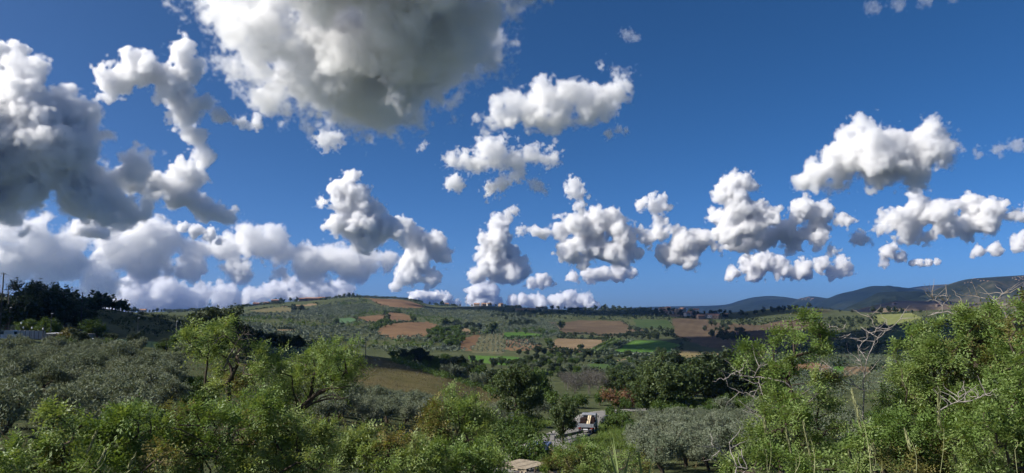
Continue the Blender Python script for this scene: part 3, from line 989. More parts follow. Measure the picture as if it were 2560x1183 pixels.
# left yard and the dark trees behind it
for px, d, h, k, lab in [(-45, 190, 12, 'evergreen', 'dark tree cut by the left edge of the view'), (25, 215, 12.5, 'evergreen', 'dark tree with a bronze crown behind the parked van'), (60, 225, 10.5, 'evergreen', 'bronze green tree behind the yard wall'), (96, 235, 15.5, 'evergreen', 'tallest dark tree behind the yard wall'),
                         (122, 232, 13, 'evergreen', 'dark tree right of the tallest one behind the wall'), (148, 240, 13.0, 'evergreen', 'dark tree with a ragged top behind the low roof'), (172, 245, 9.5, 'evergreen', 'lower dark tree sloping down to the pole'),
                         (195, 250, 8, 'evergreen', 'dark tree just left of the wooden pole'), (222, 255, 6.5, 'evergreen', 'low dark tree right of the wooden pole'), (125, 205, 6, 'broad', 'light green bushy tree before the dark yard trees'), (75, 208, 5, 'broad', 'round green tree over the yard wall'), (250, 203, 6, 'broad', 'green tree between the pole and the sign')]:
    p = on_ground(px, d); plant(k, p, h, lab, G['yard'], squash=1.15)
pts = scatter([(-80, 800), (240, 800), (250, 778), (-80, 775)], 26, 8, VR)
many('far_dark', pts, 6, 11, 'dark tree on the slope behind the yard', G['yard'])
plant('yellow_shrub', on_ground(172, 170), 4.6, 'yellowing bush before the low roof', None, 'shrub')
pts = scatter([(120, 876), (420, 888), (560, 908), (620, 898), (600, 880), (420, 872), (200, 868)], 46, 4.4, VR)
for i, p in enumerate(pts):
    k = ('broad', 'evergreen', 'shrub', 'evergreen', 'olive_small')[i % 5]
    plant(k, p, VR.uniform(2.8, 4.4) if k != 'shrub' else VR.uniform(2, 3.4), dict(broad='green tree in the thicket below the yard', evergreen='dark tree in the thicket below the yard', shrub='green bush in the thicket below the yard', olive_small='grey olive in the thicket below the yard')[k], 'trees in the thicket below the yard')
plant('evergreen', on_ground(545, 178), 12.6, 'big dark tree standing above the left locust tree', None, squash=1.25, v=1)
plant('evergreen', on_ground(508, 185), 10.2, 'dark tree left of the big dark tree', None, squash=1.1)
plant('evergreen', on_ground(588, 182), 9.6, 'dark tree right of the big dark tree', None, squash=1.1)
pts = scatter([(600, 862), (700, 872), (800, 876), (800, 866), (700, 862), (600, 852)], 40, 4.2, VR)
many('evergreen', pts, 5, 7.5, 'dark tree in the long hedge behind the locust crowns', 'trees of the long dark hedge', v=None)
pts = scatter([(470, 905), (640, 905), (640, 870), (480, 870)], 14, 5, VR)
many('evergreen', pts, 4, 6, 'dark tree half hidden behind the left locust tree', 'trees behind the left locust tree')

# far woods: single trees of the far hillside
FARW = [  # polygon, how many, gap, height range, kind, label
    ([(1062, 838), (1100, 826), (1150, 824), (1160, 848), (1150, 874), (1120, 872), (1078, 856)], 48, 8, 8, 12, 'far_green', 'leafy tree in the rounded wood beside the largest orange field'),
    ([(1108, 806), (1160, 812), (1205, 822), (1200, 828), (1150, 822), (1110, 815)], 26, 9, 8, 12, 'far_dark', 'dark tree in the belt above the striped orchard'),
    ([(1222, 792), (1290, 782), (1360, 781), (1365, 797), (1300, 802), (1240, 800)], 30, 13, 8, 12, 'far_dark', 'dark tree in the wood below the mast'),
    ([(1258, 810), (1300, 806), (1338, 806), (1342, 814), (1300, 817), (1262, 818)], 24, 9, 8, 12, 'far_dark', 'dark tree in the small wood above the bright green strip'),
    ([(1240, 824), (1330, 826), (1404, 834), (1404, 839), (1330, 836), (1240, 830)], 26, 7, 6, 9, 'far_green', 'tree in the hedge above the bright green strip'),
    ([(1408, 842), (1510, 846), (1600, 836), (1645, 836), (1645, 851), (1580, 850), (1500, 849), (1410, 846)], 34, 9, 6, 10, 'far_dark', 'dark tree in the hedge above the tan ploughed field'),
    ([(1752, 830), (1780, 814), (1830, 810), (1850, 822), (1872, 850), (1840, 858), (1790, 846), (1755, 836)], 44, 10, 9, 14, 'far_dark', 'dark tree in the wood on the shaded brown field'),
    ([(1838, 800), (1890, 798), (1893, 815), (1850, 816)], 22, 10, 6, 8, 'far_dark', 'tree of the dark orchard block by the far wood'),
    ([(940, 832), (960, 822), (985, 812), (965, 806), (935, 815), (925, 830)], 16, 9, 6, 10, 'far_green', 'tree between the orange fields'),
    ([(960, 780), (975, 796), (972, 806), (958, 800)], 7, 9, 6, 10, 'far_dark', 'tree in the hedge between the orange pair'),
    ([(1565, 826), (1640, 820), (1690, 836), (1685, 848), (1600, 842)], 24, 12, 8, 12, 'far_dark', 'dark tree in the shaded hollow below the village'),
    ([(2070, 800), (2190, 793), (2190, 815), (2130, 830), (2060, 820)], 26, 15, 7, 12, 'far_dark', 'dark tree left of the pale green field'),
    ([(2100, 868), (2330, 858), (2420, 868), (2400, 890), (2150, 892)], 16, 14, 7, 13, 'far_dark', 'dark tree in the shaded wood below the right fields'),
    ([(2320, 790), (2520, 782), (2540, 830), (2380, 840)], 34, 15, 7, 12, 'far_green', 'tree on the right slope behind the locust crowns'),
]
for poly, n, gap, h0, h1, k, lab in FARW:
    many(k, scatter(poly, n, gap, VR, tries=20), h0 * .75, h1 * .78, lab, G['far'])
for px, py, h, k, lab in [(1402, 825, 15, 'far_tree', 'lone oak standing on the wide brown field'), (1034, 806, 13, 'far_tree', 'tree at the right end of the small orange fields'), (1232, 836, 15, 'far_tree', 'dark oak at the top of the striped orchard'), (1112, 818, 15, 'far_tree', 'tree at the tip of the largest orange field'),
                          (840, 812, 10, 'far_tree', 'round tree left of the blue green field'), (2208, 828, 14, 'far_dark', 'dark tree behind the tip of the bare tree'), (1452, 876, 7, 'far_tree', 'small tree on the tan ploughed field'), (1381, 873, 7, 'far_tree', 'small bush at the corner of the tan ploughed field'), (1186, 837, 10, 'far_tree', 'bush at the end of the narrow tan field'), (735, 778, 16, 'far_dark', 'dark copse tree on the left hill shoulder'), (752, 778, 14, 'far_dark', 'second dark copse tree on the left hill shoulder'), (1370, 866, 10, 'far_green', 'bush between the reddish orchard and the tan field')]:
    plant(k, hit(px, py), h, lab, None)


SKY = [(248, 7), (256, 9), (268, 6), (285, 8), (294, 6), (310, 7), (330, 6), (340, 8), (388, 7), (396, 9), (408, 6), (416, 8), (440, 6), (452, 8), (465, 6), (490, 7), (850, 9), (862, 11), (872, 12), (884, 12), (842, 8), (895, 8), (930, 6), (990, 7), (1020, 5), (1035, 6), (1045, 7), (1055, 6), (1075, 8), (1090, 8), (1107, 14), (1118, 7), (1130, 7), (1150, 6), (1180, 6), (1210, 7), (1226, 9), (1240, 6), (1262, 7), (1300, 6), (1380, 11), (1395, 10), (1412, 7), (1430, 7), (1445, 8), (1462, 8), (1488, 14), (1505, 12), (1513, 15), (1534, 14), (1548, 13), (1560, 10), (1575, 9), (1600, 9), (600, 7), (640, 9), (655, 7), (690, 12), (705, 13), (712, 8), (728, 10), (745, 11), (756, 8), (580, 7), (480, 8), (430, 7), (235, 9), (244, 6), (262, 5), (350, 9), (378, 6), (300, 5), (1625, 8), (320, 5), (278, 5)]
for px, h in SKY:
    plant('far_dark', skyline(px), h, 'small dark tree standing on the skyline of the far hill' if px > 420 else 'small dark tree on the crest of the left slope', G['ridge'], name='tree')
# tree rows of the right hand ridges
for px, py, h in [(1852, 790, 17), (1866, 790, 10), (1888, 787, 15), (1908, 784, 18), (1932, 780, 17), (1946, 780, 18), (1958, 779, 16), (1975, 775, 15), (1990, 773, 14), (2022, 769, 17), (2008, 770, 8), (2040, 771, 6), (2056, 772, 6), (2100, 780, 8), (2130, 782, 10), (2182, 782, 17), (2200, 783, 16), (2222, 782, 18), (2240, 783, 17), (2255, 782, 14), (2280, 783, 9), (2300, 783, 8)]:
    plant('far_dark', hit(px, py), h * .8, 'dark round tree in the row on the right hand ridge', 'trees on the right hand ridge', name='tree')

# groves too small to pick apart: one mass per hillside
def mass(name, label, pts, h0, h1, mat, rng, nq=14, w=.5):
    pts = np.asarray(pts)
    n = len(pts)
    h = rng.uniform(h0, h1, n)
    c = np.repeat(pts, nq, 0); hh = np.repeat(h, nq)[:, None]
    s = sphere_pts(n * nq, rng, .4) * hh * np.array([.55, .55, .42]) * 1.0
    c = c + s + np.array([0, 0, 1]) * hh * .52
    P, Q = leaf_quads(c, 1.0, .75, rng)
    # size the leaf clumps with the tree
    ctr = np.repeat(c, 4, 0)
    P = ctr + (P - ctr) * np.repeat(hh, 4, 0) * w
    tint = np.clip(np.repeat(rng.random(n), nq) * .6 + rng.random(n * nq) * .45, 0, 1)
    return tag(new_obj(name, mesh_np(name, P, Q, mat, tint=tint)), label, kind='stuff')


def fill(poly, n, rng, avoid, jit=0, rows=None):
    """many ground points inside a photo polygon (spread over the ground); rows: (spacing along, between, angle)"""
    wp = world_poly(densify(poly, 18))
    A = np.array(wp); lo, hi = A.min(0), A.max(0)
    if rows:
        a, b, ang = rows
        R = np.array([[math.cos(ang), -math.sin(ang)], [math.sin(ang), math.cos(ang)]])
        ctr = (lo + hi) / 2; L = np.linalg.norm(hi - lo)
        u, v = np.meshgrid(np.arange(-L / 2, L / 2, a), np.arange(-L / 2, L / 2, b))
        q = np.stack([u.ravel(), v.ravel()], 1) @ R.T + ctr
        q += rng.normal(0, .06 * a, q.shape)
    else:
        q = rng.uniform(lo, hi, (n, 2))
    m = in_poly(q[:, 0], q[:, 1], wp)
    for av in avoid: m &= ~in_poly(q[:, 0], q[:, 1], av)
    q = q[m]
    return np.column_stack([q, ground_z(q[:, 0], q[:, 1])])


AV = FPOLY


def edge_points(rng, share=.5):
    out = []
    for k, (lab, poly, cols, stripe) in enumerate(FIELDS):
        if 'meadow' in lab or 'thin yellow' in lab: continue
        for i in range(len(poly)):
            if rng.random() > share: continue
            a, b = poly[i], poly[(i + 1) % len(poly)]
            n = max(2, int(math.hypot(b[0] - a[0], b[1] - a[1]) / 1.6))
            for q in range(n):
                p = hit(a[0] + (b[0] - a[0]) * q / n, a[1] + (b[1] - a[1]) * q / n)
                p[:2] += rng.normal(0, 2.0, 2); p[2] = ground_z(p[0], p[1]); out.append(p)
    return np.array(out)
hill = fill([(560, 850), (560, 800), (640, 782), (760, 775), (850, 752), (905, 748), (940, 765), (1030, 774), (1120, 772), (1230, 778), (1300, 790), (1400, 800), (1400, 838), (1250, 880), (1100, 880), (1000, 885), (800, 868), (640, 866)], 15000, VR, AV)
clump = fbm(hill[:, 0], hill[:, 1], 160, 3, 77)
mass('olive_grove', 'hillside of grey green olive groves and scrub across the valley', hill[clump > -.15], 2.2, 4.2, FAROLIVE, VR, 20, .36)
mass('scrub', 'dark scrub between the olive groves of the far hillside', hill[(clump < -.05) & (VR.random(len(hill)) < .4)], 2.2, 5.0, SHRUB, VR, 20, .36)
row1 = np.concatenate([fill([(1203, 838), (1262, 834), (1262, 872), (1255, 884), (1180, 880)], 0, VR, [], rows=(6.5, 16, .9)), fill([(760, 776), (900, 770), (905, 792), (820, 802), (760, 796)], 0, VR, [], rows=(7, 11, .5)),
                       fill([(1300, 812), (1390, 808), (1400, 828), (1330, 830), (1262, 824)], 0, VR, [], rows=(6, 12, .9)), fill([(860, 772), (920, 758), (960, 776), (900, 786)], 0, VR, [], rows=(7, 11, .7))])
mass('olive_orchard', 'regular rows of olives on the far slope', row1, 2.6, 3.4, FAROLIVE, VR, 20, .36)
mass('red_orchard', 'small olives on the reddish orchard field', fill([(1265, 849), (1318, 849), (1322, 858), (1352, 866), (1328, 875), (1288, 877), (1265, 873)], 0, VR, [], rows=(7, 9, .3)), 2.6, 3.6, FAROLIVE, VR, 12)
mass('vines', 'dense vine rows on the sloping vineyard', fill([(1529, 847), (1576, 851), (1507, 886), (1476, 883), (1477, 878), (1512, 856)], 0, VR, [], rows=(1.6, 6.5, 1.32)), 1.3, 1.8, SHRUB, VR, 8, .8)
mass('hedge_scrub', 'scrubby hedge along the bright green field and vineyard', np.concatenate([fill([(1576, 850), (1586, 851), (1518, 890), (1500, 890)], 900, VR, [], ), fill([(1668, 888), (1672, 892), (1706, 874), (1700, 872)], 300, VR, []), fill([(1530, 888), (1668, 889), (1668, 893), (1530, 893)], 300, VR, [])]), 2.0, 3.6, FAROLIVE, VR, 8)
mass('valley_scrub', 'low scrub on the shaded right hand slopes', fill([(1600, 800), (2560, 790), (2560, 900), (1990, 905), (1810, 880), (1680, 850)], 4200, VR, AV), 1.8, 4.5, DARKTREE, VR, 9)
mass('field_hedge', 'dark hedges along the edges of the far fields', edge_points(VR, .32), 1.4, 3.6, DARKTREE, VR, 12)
rp = []
for px in np.arange(420, 1640, .9):
    p = skyline(px)
    if fbm(px, 0, 40, 3, 5) > -.25:
        q = p * (1 - abs(VR.normal(0, .02))); q[2] = ground_z(q[0], q[1]); rp.append(q)
mass('ridge_scrub', 'ragged scrub along the crest of the far hill', np.array(rp), 1.5, 6.0, DARKTREE, VR, 14)
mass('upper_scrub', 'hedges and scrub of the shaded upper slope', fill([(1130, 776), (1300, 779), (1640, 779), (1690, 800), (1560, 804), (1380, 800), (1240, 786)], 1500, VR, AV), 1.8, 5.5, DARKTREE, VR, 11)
mass('plain_scrub', 'olives and scrub on the valley floor', fill([(1560, 905), (1980, 890), (2560, 900), (2560, 1000), (1980, 1000), (1600, 960)], 2400, VR, AV), 1.8, 3.6, FAROLIVE, VR, 60, .16)
mass('slope_scrub', 'dark scrub covering the left slope', fill([(200, 842), (640, 846), (600, 815), (430, 792), (230, 778)], 2600, VR, AV), 1.3, 3.0, DARKTREE, VR, 26, .26)
mass('meadow_bank', 'green reeds and brambles along the upper meadow edge', fill([(975, 898), (1010, 904), (1100, 936), (1200, 966), (1250, 984), (1240, 992), (1190, 975), (1090, 945), (985, 908)], 900, VR, []), 1.2, 2.6, SHRUB, VR, 40, .2)
# ------------------------------------------------------------------ locust trees in front
LR = np.random.default_rng(5)
LG = 'locust trees on the slope in front'


def locust(label, d, base_px, blobs, dens=1.0, dry=0.0, via=(), name='locust_tree', leaf_n=12, cat='tree', lf=(.052, .021), depth=.75, group=LG, tip=.0042, skin=.45, bf=.22):
    """crown lobes (photo px, py, radius px) at distance d; the trunk starts on the ground under base_px"""
    b = on_ground(base_px, d + LR.uniform(-.5, .5))
    b[2] -= .05
    lobes = []
    for q in blobs:
        dd = d + LR.uniform(-depth, depth)
        c = ray_d(q[0], q[1], dd)
        lobes.append((c - b, q[2] * dd / F))
    T, Td = [], []
    for c, r in lobes:
        k = max(6, int(28 * dens * (r / .4) ** 2))
        s = sphere_pts(k, LR, skin) * r * np.array([1, 1.0, .92])
        s = s * np.where(LR.random((k, 1)) < .2, LR.uniform(1.1, 1.5, (k, 1)), 1.0)
        T.append(c + s)
        Td.append(np.full(k, 1.0 if LR.random() < dry else 0.0))
    T = np.concatenate(T); Td = np.concatenate(Td)
    T[:, 2] = np.maximum(T[:, 2], .15)
    first = min(lobes, key=lambda q: np.linalg.norm(q[0]))[0]
    tr = [np.zeros(3)]
    stops = [ray_d(px, py, d) - b for px, py in via] if via else [first * .6]
    for s in stops:
        a = tr[-1]; n = max(2, int(np.linalg.norm(s - a) / .3))
        for i in range(1, n + 1): tr.append(a + (s - a) * i / n + LR.normal(0, .02, 3))
    N, par, rad, cnt, tips = grow(tr, T, LR, bf, .16, .1, .04, tip, 2.0)
    o = empty(name, b)
    tag(o, label, cat, group)
    new_obj('trunk', tube_mesh('trunk', N, par, rad, BARK, 5), o)
    # leaves stand along the outer twigs
    tw = np.where((cnt <= 3) & (par >= 0) & (N[:, 2] > .1))[0]
    pick = LR.choice(tw, int(len(T) * leaf_n))
    u = LR.random((len(pick), 1))
    pb = N[pick] * u + N[par[pick]] * (1 - u)
    ctr = N[par[pick]]
    out = unit(N[pick] - N[par[pick]])
    dirs = unit(out * .5 + LR.normal(0, .8, (len(pick), 3)) + np.array([0, 0, .25]))
    P, Q, m = pinnate(pb, dirs, LR, .19, 3, lf)
    cl = LR.random(len(N))
    tint = np.repeat(np.clip(.15 + LR.random(len(pick)) * .7 , 0, 1), m)
    # which lobes are yellowing
    mi = np.zeros(len(Q), np.int32)
    if dry:
        near = np.array([np.argmin(np.linalg.norm(T - p, axis=1)) for p in pb])
        mi = np.repeat(((Td[near] > 0) & (LR.random(len(pick)) < .75)).astype(np.int32), m)
    new_obj('crown', mesh_np('crown', P, Q, mats=[LOCUST, LOCUST_DRY], mi=mi, tint=tint), o)
    return o


locust('tall locust with a pointed top lobe and open forked branches at the left', 14.5, 565,
       [(505, 835, 42), (548, 838, 40), (475, 862, 34), (575, 815, 22), (520, 880, 34), (600, 872, 24), (655, 895, 46), (640, 935, 44), (560, 925, 40), (600, 955, 40), (535, 970, 30)], .85, .12, [(570, 1080), (565, 960)])
locust('locust with a round crown leaning right over the meadow', 15, 735,
       [(835, 892, 58), (790, 905, 48), (872, 912, 42), (850, 945, 42), (795, 950, 46), (745, 940, 46), (720, 985, 52), (690, 930, 36), (760, 1000, 28)], .95, 0, [(700, 1120), (745, 1030), (790, 985)])
locust('dense locust bush with yellowing leaves and brown twigs', 12.5, 560,
       [(470, 1075, 56), (530, 1055, 56), (590, 1045, 60), (510, 1110, 56), (440, 1120, 52), (640, 1075, 60), (590, 1120, 60), (660, 1010, 46), (450, 1030, 36)], 1.1, .45)
locust('broad locust filling the middle of the left thicket', 13, 690,
       [(680, 1050, 60), (740, 1070, 55), (700, 1110, 65), (780, 1115, 50), (640, 1130, 60), (760, 1150, 60), (820, 1090, 34)], 1.1, .1)
locust('locust with a rounded top before the red soil', 14, 1130,
       [(1130, 1018, 52), (1090, 1045, 48), (1175, 1030, 48), (1205, 1062, 44), (1140, 1075, 58), (1080, 1100, 52), (1190, 1105, 46), (1230, 1090, 30)], 1.2, .15, [(1130, 1120)])
locust('low bright green locust between the two rounded ones', 12, 930,
       [(890, 1095, 40), (930, 1120, 56), (985, 1110, 52), (1030, 1130, 50), (870, 1140, 56), (950, 1165, 60), (1010, 1170, 56), (1070, 1155, 50)], 1.1, .08)
locust('low locust at the lower edge right of the middle', 12, 1150, [(1110, 1150, 56), (1170, 1150, 56), (1220, 1130, 44), (1150, 1175, 60), (1225, 1170, 36)], 1.05, .1)
locust('leafy locust sprout rising before the left olive grove', 11.5, 160, [(150, 1060, 36), (125, 1040, 24), (170, 1095, 44), (140, 1130, 50), (195, 1070, 30)], 1.0, .08, [(160, 1110)])
locust('locust bush before the dark gap of the olive grove', 12, 290, [(250, 1075, 44), (300, 1045, 42), (340, 1040, 40), (290, 1095, 52), (350, 1090, 52), (240, 1120, 48), (390, 1060, 36), (330, 1130, 56)], 1.05, .1)
locust('low locust bush at the lower left corner', 11, 60, [(20, 1150, 46), (80, 1135, 46), (50, 1175, 50), (120, 1160, 46), (-30, 1160, 40)], 1.0, .15)
locust('low locust bush at the lower edge beside the grass stems', 11, 240, [(190, 1165, 46), (260, 1165, 46), (330, 1165, 50), (400, 1160, 50), (230, 1140, 34)], 1.0, .15)
locust('dark leaved locust at the lower edge under the yellowing bush', 11.5, 560, [(470, 1165, 50), (550, 1165, 50), (630, 1170, 50), (720, 1175, 46), (800, 1170, 48)], 1.0, .15)

# right hand side
locust('slender locust with airy lobes and dead side branches at the right', 13, 1992,
       [(2030, 805, 26), (1998, 800, 20), (2052, 828, 22), (1965, 838, 26), (1940, 862, 24), (1985, 850, 20), (1945, 905, 36), (1985, 885, 26), (1925, 935, 28), (1880, 870, 26), (1895, 895, 26), (1975, 920, 30), (2040, 882, 26), (2062, 872, 18), (1850, 905, 16), (1945, 955, 22)],
       .95, 0, [(1995, 1130), (1985, 1010), (1968, 950), (1985, 915)], depth=.5, leaf_n=11)
locust('locust undergrowth around the slender stem', 12.5, 1970,
       [(1945, 1000, 34), (1985, 985, 26), (1940, 1045, 44), (2000, 1040, 44), (2050, 1000, 34), (2070, 950, 28), (2040, 960, 24), (1960, 1090, 54), (2030, 1090, 50), (2090, 1050, 34), (1900, 1090, 44)], 1.05, .08)
locust('locust thicket at the lower edge right of the olives', 11.5, 1950, [(1880, 1140, 50), (1950, 1150, 54), (2030, 1150, 54), (1830, 1165, 40), (2100, 1140, 50), (1990, 1175, 50)], 1.0, .08)
locust('great locust crown at the right with a spreading left side', 14, 2330,
       [(2310, 855, 46), (2350, 880, 56), (2290, 910, 56), (2255, 950, 46), (2330, 950, 62), (2390, 930, 62), (2270, 1000, 56), (2340, 1020, 66), (2230, 1010, 34), (2400, 1000, 60), (2330, 825, 26)], 1.1, .08)
locust('locust with twisted branches reaching above the ridge at the right', 14.5, 2440,
       [(2440, 785, 30), (2470, 780, 24), (2410, 795, 26), (2455, 810, 36), (2490, 815, 34), (2430, 830, 36), (2480, 850, 46), (2530, 860, 44), (2450, 890, 50), (2510, 910, 56)], 1.2, .15, [(2440, 1050), (2450, 920), (2430, 850)])
locust('locust at the right edge of the view with brownish leaves', 13, 2540, [(2545, 775, 24), (2572, 750, 24), (2560, 835, 46), (2530, 900, 56), (2500, 960, 60), (2560, 960, 60), (2470, 1000, 56), (2560, 1040, 60)], 1.0, .4)
locust('lower locust mass under the great crown', 12.5, 2300, [(2210, 1060, 46), (2260, 1070, 56), (2320, 1090, 60), (2390, 1080, 60), (2180, 1110, 44), (2240, 1130, 56), (2310, 1150, 60), (2380, 1150, 60)], 1.05, .08)
locust('lower locust mass at the right edge', 12, 2480, [(2450, 1070, 56), (2520, 1090, 56), (2460, 1140, 60), (2540, 1150, 60), (2570, 1090, 50)], 1.0, .2)
locust('low locust at the lower edge beside the plume grass', 11, 2180, [(2130, 1160, 46), (2190, 1165, 46), (2260, 1175, 46), (2140, 1120, 34), (2160, 1080, 28)], 1.0, .1)

# low yellow green bushes at the lower edge in the middle
locust('yellow green bush in front of the parked blue car', 17, 1440, [(1405, 1128, 24), (1440, 1125, 34), (1400, 1156, 34), (1460, 1155, 44), (1500, 1135, 30), (1376, 1150, 16), (1430, 1180, 46), (1370, 1180, 22)], 1.0, .55, name='bush', cat='shrub', group=None)
locust('green bush at the lower edge left of the reeds', 15, 1530, [(1480, 1178, 36), (1530, 1170, 36), (1570, 1150, 30), (1590, 1180, 36)], 1.0, .2, name='bush', cat='shrub', group=None)
locust('dark bush at the lower edge left of the plank platform', 16, 1245, [(1235, 1160, 26), (1225, 1185, 36), (1262, 1198, 26)], 1.0, .1, name='bush', cat='shrub', group=None)


# ------------------------------------------------------------------ dead branches and the bare tree
def dead(name, label, d, lines, r0, mat, cat, group=None, twigs=26, r1=.006):
    """wood drawn through photo points at distance d; first line is the stem, the others leave the nearest wood"""
    pts = []; par = []; rr = []
    for li, line in enumerate(lines):
        q = [ray_d(px, py, d) for px, py in line]
        dz = LR.uniform(-.5, .5) if li else 0.0
        prev = -1
        if li:
            D = np.linalg.norm(np.array(pts) - q[0], axis=1); prev = int(np.argmin(D)); 
        L = sum(np.linalg.norm(q[i + 1] - q[i]) for i in range(len(q) - 1)); acc = 0.0
        start_r = r0 if li == 0 else min(rr[prev] * .75, .5 * r0)
        for i in range(len(q) - 1):
            n = max(2, int(np.linalg.norm(q[i + 1] - q[i]) / .12))
            for k in range(n + (i == len(q) - 2)):
                u = k / n
                p = q[i] + (q[i + 1] - q[i]) * u
                f = min(1.0, (acc + u * np.linalg.norm(q[i + 1] - q[i])) / L)
                p = p + np.array([0, dz * f, 0]) + LR.normal(0, .008, 3)
                if li and i == 0 and k == 0: continue
                pts.append(p); par.append(prev); rr.append(start_r * (1 - f) + r1 * f); prev = len(pts) - 1
            acc += np.linalg.norm(q[i + 1] - q[i])
    base = len(pts)
    for _ in range(twigs):
        j = int(LR.integers(base // 5, base))
        g = unit(LR.normal(0, 1, 3) * np.array([1, .8, .6]) + np.array([0, 0, .6])); L = LR.uniform(.12, .4); prev = j
        for k in range(1, 5):
            pts.append(pts[j] + g * L * k / 4 + LR.normal(0, .012, 3)); par.append(prev); rr.append(max(.003, .007 * (1 - k / 5))); prev = len(pts) - 1
    N = np.array(pts); b = N[0].copy()
    o = new_obj(name, tube_mesh(name, N - b, np.array(par), np.array(rr), mat, 5), loc=tuple(b))
    return tag(o, label, cat, group)


def Z8(*p): return [(1920 + x / 3.944, 660 + y / 3.944) for x, y in p]
def Z9(*p): return [(1760 + x / 3.904, 880 + y / 3.904) for x, y in p]


dgt = 13.4
gb = on_ground(2158, dgt)
# photo row where the ground of the bare tree lies
def row_of(p): 
    yy = p[1] * CP + p[2] * SP; zz = p[2] * CP - p[1] * SP
    return 591.5 - F * zz / yy
dead('bare_tree', 'bare dead tree with pale forked branches at the right', dgt,
     [[(2158, row_of(gb)), (2158, 1100)] + Z8((940, 1180), (960, 1020), (990, 900), (1020, 840), (1050, 760), (1090, 730), (1160, 670), (1210, 640)),
      Z8((1050, 760), (1075, 670), (1120, 620)), Z8((1075, 720), (1040, 670), (1000, 620)), Z8((1040, 740), (1010, 700), (985, 670)), Z8((1160, 665), (1150, 600), (1140, 550)), Z8((1075, 640), (1040, 590), (1015, 520), (990, 495)), Z8((1015, 520), (1010, 440), (1005, 400)),
      Z8((955, 1070), (900, 1000), (860, 920), (825, 840), (850, 770), (880, 730), (840, 620)), Z8((900, 1000), (800, 930), (690, 860), (640, 790), (580, 728), (525, 725)), Z8((655, 795), (670, 680), (668, 580)), Z8((675, 770), (740, 720), (785, 685)), Z8((668, 640), (625, 635)), Z8((965, 930), (940, 850), (945, 800)), Z8((900, 960), (890, 900), (940, 860))],
     0.022, PALEBARK, 'tree', None, 32)
dead('dead_branch', 'pale dead branch reaching left before the black trees', 12.9,
     [Z9((838, 335), (800, 300), (730, 285), (640, 262), (540, 240), (430, 236), (340, 228), (290, 208), (230, 248), (185, 275), (150, 250)), Z9((490, 238), (475, 170), (478, 100)), Z9((545, 242), (520, 300), (530, 390), (555, 470), (620, 525)), Z9((340, 228), (375, 150), (420, 100), (440, 60)), Z9((290, 208), (350, 180)), Z9((555, 470), (470, 440), (390, 415), (300, 375), (235, 340))],
     .013, PALEBARK, 'branch', 'dead branches of the right locusts', 24)
dead('dead_branch', 'curved pale dead twig on the slender stem', 12.6, [Z9((870, 600), (890, 570), (920, 572), (970, 602)), Z9((890, 570), (880, 480), (868, 380)), Z9((920, 560), (990, 520), (1090, 420))], 0.018, PALEBARK, 'branch', 'dead branches of the right locusts', 10)
dead('dead_branch', 'dead branch sticking out left above the right olives', 12.6, [Z9((660, 690), (600, 650), (540, 620), (490, 590)), Z9((600, 650), (570, 640))], 0.011, PALEBARK, 'branch', 'dead branches of the right locusts', 7)
dead('dead_branch', 'dark branch crossing low to the bare tree', 13.2, [Z9((1570, 375), (1480, 330), (1360, 280), (1270, 220), (1240, 160), (1180, 110)), Z9((1360, 280), (1290, 215), (1250, 180)), Z9((1480, 330), (1490, 240))], 0.013, PALEBARK, 'branch', 'dead branches of the right locusts', 14)
dead('dead_branch', 'twisted grey branch above the great right crown', 14.4, [Z8((1960, 560), (1860, 500), (1760, 470), (1680, 480), (1560, 525)), Z8((1715, 460), (1710, 380), (1740, 330)), Z8((1715, 390), (1640, 360), (1615, 320)), Z8((1850, 490), (1900, 410), (1950, 340))], 0.014, PALEBARK, 'branch', 'dead branches of the right locusts', 21)
dead('dead_branch', 'pale bare branches at the top right edge', 14.3, [Z8((2180, 520), (2200, 440), (2240, 360), (2300, 310), (2360, 280)), Z8((2240, 360), (2190, 330), (2165, 305)), Z8((2230, 400), (2310, 400))], 0.011, PALEBARK, 'branch', 'dead branches of the right locusts', 14)
dead('dead_branch', 'pale forked twig at the right edge over the great crown', 14.2, [Z8((2400, 610), (2400, 560), (2430, 510), (2520, 450)), Z8((2345, 490), (2420, 440), (2480, 390))][:1] + [Z8((2405, 600), (2440, 560), (2460, 540))], 0.010, PALEBARK, 'branch', 'dead branches of the right locusts', 9)
dead('dead_branch', 'thin straight twig left of the forked one at the right edge', 14.2, [Z8((2365, 560), (2330, 470), (2290, 390)), Z8((2340, 495), (2420, 440), (2480, 390))], 0.010, PALEBARK, 'branch', 'dead branches of the right locusts', 7)
dead('dead_branch', 'pale dead wood low in the great right crown', 12.0, [[(2345, 1030), (2370, 1015), (2395, 1005), (2430, 1000), (2462, 988)], [(2400, 1005), (2425, 990)]], 0.008, PALEBARK, 'branch', 'dead branches of the right locusts', 18)
dead('dead_branch', 'bleached broken stump with a fallen bough at the lower edge', 10.5, [[(1842, 1200), (1840, 1165), (1870, 1172)], [(1840, 1165), (1836, 1140), (1838, 1115)], [(1838, 1160), (1800, 1130), (1762, 1100)], [(1870, 1172), (1862, 1150), (1862, 1130)]], 0.013, PALEBARK, 'branch', 'dead branches of the right locusts', 10)
dead('dead_branch', 'tangle of brown dead boughs in the yellowing bush', 11.8, [[(545, 1145), (520, 1138), (480, 1140), (420, 1138)], [(520, 1138), (530, 1105), (515, 1090), (490, 1060)], [(520, 1138), (545, 1120), (590, 1115), (640, 1120)], [(500, 1138), (460, 1122), (420, 1120)], [(545, 1120), (570, 1100), (575, 1080)]], .03, BARK, 'branch', 'dead branches of the left locusts', 26)
dead('dead_branch', 'dead grey twigs beside the top lobe of the tall locust', 14.2, [[(560, 920), (575, 890), (590, 860), (610, 835)], [(575, 890), (595, 880), (618, 868)], [(590, 860), (585, 838)], [(595, 880), (600, 905)]], .016, GREYTWIG, 'branch', 'dead branches of the left locusts', 30)
